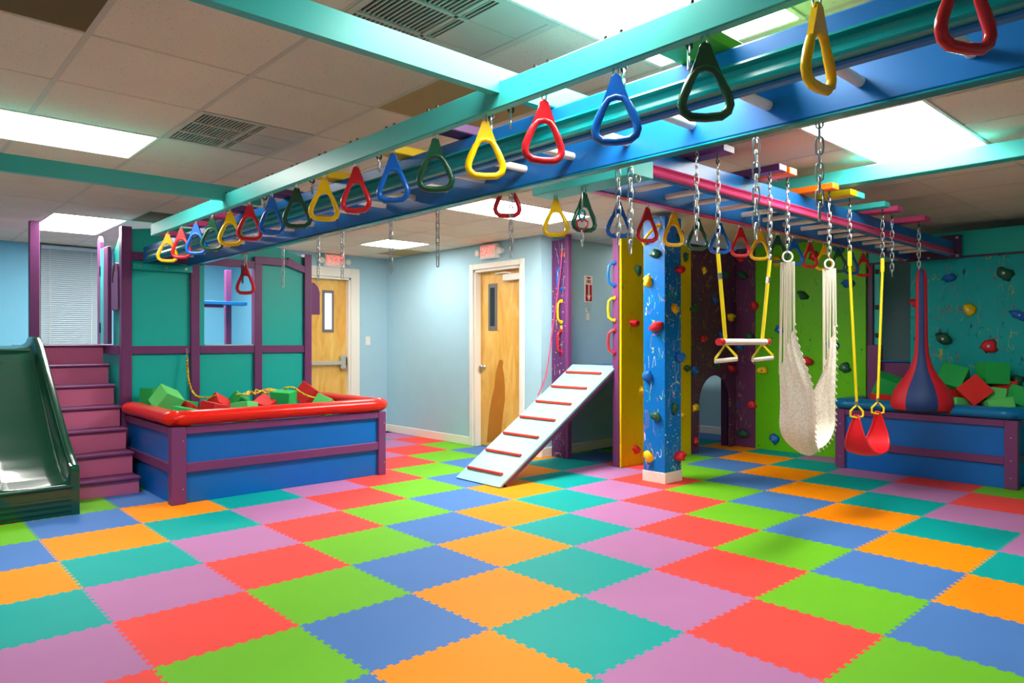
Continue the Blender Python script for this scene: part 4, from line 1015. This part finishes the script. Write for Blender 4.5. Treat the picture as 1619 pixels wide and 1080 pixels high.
# teal traverse wall behind the right pit
tw = thing('climbing_wall', (5.89, -.7, 0), 'teal splattered climbing wall behind the blue-rimmed pit', 'climbing wall')
def tb(name, mat, *a, c=.004, **kw): return MB().box(*a, c).build(name, mat, tw, **kw)
tb('post', 'purple_dark', 5.875, 5.95, -.06, -.002, 0, 2.12); tb('post', 'purple_dark', 5.875, 5.95, -1.46, -1.40, 0, 2.12)
tb('low_post', 'purple', 5.865, 5.96, -.13, -.002, .5, 1.25)
tb('low_panel', 'purple', 5.93, 5.96, -.42, -.13, .5, 1.07); tb('low_panel_cap', 'blue_rail', 5.90, 5.97, -.42, -.13, 1.07, 1.085)
tb('edge_strip', 'teal_panel', 5.90, 5.92, -.13, -.06, 1.25, 2.11)
tb('panel', 'teal_splat', 5.89, 5.915, -1.40, -.42, 0, 2.11)
tb('header', 'teal_panel', 5.885, 5.92, -2.6, -.002, 2.125, 2.37); tb('header_edge', 'purple_dark', 5.875, 5.92, -2.6, -.002, 2.108, 2.125, c=.002)
tb('panel', 'teal_panel', 5.89, 5.915, -2.6, -1.46, 0, 2.108)
for c, y, z in (('b', -.78, 1.92), ('g', -1.24, 1.93), ('r', -.49, 1.67), ('y', -.95, 1.59), ('g', -.73, 1.31), ('r', -1.12, 1.24), ('b', -1.36, 1.53), ('g', -1.34, .92)): hold(tw, c, 5.89, y, z, 'X', 1.2)
for z in (1.35, 1.65, 2.03):
    MB().box(5.893, 5.90, -.115, -.075, z-.025, z+.025, .002).build('hinge', 'black', tw)

# ------------------------------------------------------------------ climbing column
co_ = thing('climbing_column', (3.37, .86, 0), 'square blue splattered climbing column on a white plinth', 'column')
MB().box(3.245, 3.50, .74, .98, .10, 2.42, .004).build('shaft', 'blue_splat', co_)
MB().box(3.238, 3.507, .733, .987, 0, .10, .004).build('plinth', 'trim_white', co_)
for c, y, z in (('g', .84, 2.08), ('y', .93, 1.83), ('r', .82, 1.42), ('b', .92, .96), ('g', .83, .60), ('y', .92, .22)): hold(co_, c, 3.245, y, z, 'X', 1.05)
for c, x, z in (('r', 3.46, 1.94), ('y', 3.39, 1.58), ('b', 3.46, 1.14), ('g', 3.38, .68), ('r', 3.46, .23), ('g', 3.47, 2.26)): hold(co_, c, x, .74, z, 'Y', 1.05)
grab_handle(co_, 'y', (3.245, .965, 2.19), (3.245, .80, 2.33), (-.05, 0, 0))

# ------------------------------------------------------------------ ramp up to the fort
rp = thing('climbing_ramp', (2.8, 1.92, 0), 'pale aqua climbing ramp with red cleats leading up to the fort', 'ramp')
A_, B_ = Vector((2.03, 0, .012)), Vector((3.645, 0, 1.035)); du = (B_-A_).normalized(); nn = Vector((-du.z, 0, du.x))
def slab(name, mat, y0, y1, t0, t1, s0=0.0, s1=1.0):
    pts = [A_+(B_-A_)*s0+nn*t0, A_+(B_-A_)*s1+nn*t0, A_+(B_-A_)*s1+nn*t1, A_+(B_-A_)*s0+nn*t1]
    return MB().prism([(p.x, max(0.0, p.z)) for p in pts], 'Y', y0, y1).build(name, mat, rp)
slab('board', 'aqua_light', 1.625, 2.23, -.018, 0); slab('side_edge', 'purple', 1.615, 1.660, -.055, -.018, .035, .985); slab('side_edge', 'purple', 2.195, 2.235, -.055, -.018, .035, .985)
slab('edge_trim', 'aqua_light', 1.612, 1.625, -.02, .001)
for k in range(7):
    p = A_+(B_-A_)*(.075+.140*k)+nn*.012
    MB().tube([(p.x, 1.705, p.z), (p.x, 2.19, p.z)], .014, 10).build('cleat', 'cleat_red', rp)
# pulling rope
t = thing('climbing_rope', (3.55, 2.36, .7), 'thin pink climbing rope slanting from the fort post down to the ramp', 'rope')
MB().tube(smooth_path([(3.585, 2.33, 2.255), (3.52, 2.32, 1.9), (3.40, 2.30, 1.4), (3.28, 2.27, .95), (3.13, 2.25, .72)]), .0065, 6).build('strand', 'rope_pink', t)
mb = MB(); chain(mb, 3.59, 2.335, 2.25, 2.36, .03, .003, .009); mb.build('links', 'steel', t)
MB().tube([(3.585, 2.33, 2.28), (3.585, 2.33, 2.22)], .012, 8).build('knot', 'plastic_red', t); MB().tube([(3.58, 2.33, 2.20), (3.57, 2.33, 2.12)], .010, 8).build('handle_grip', 'plastic_blue', t)
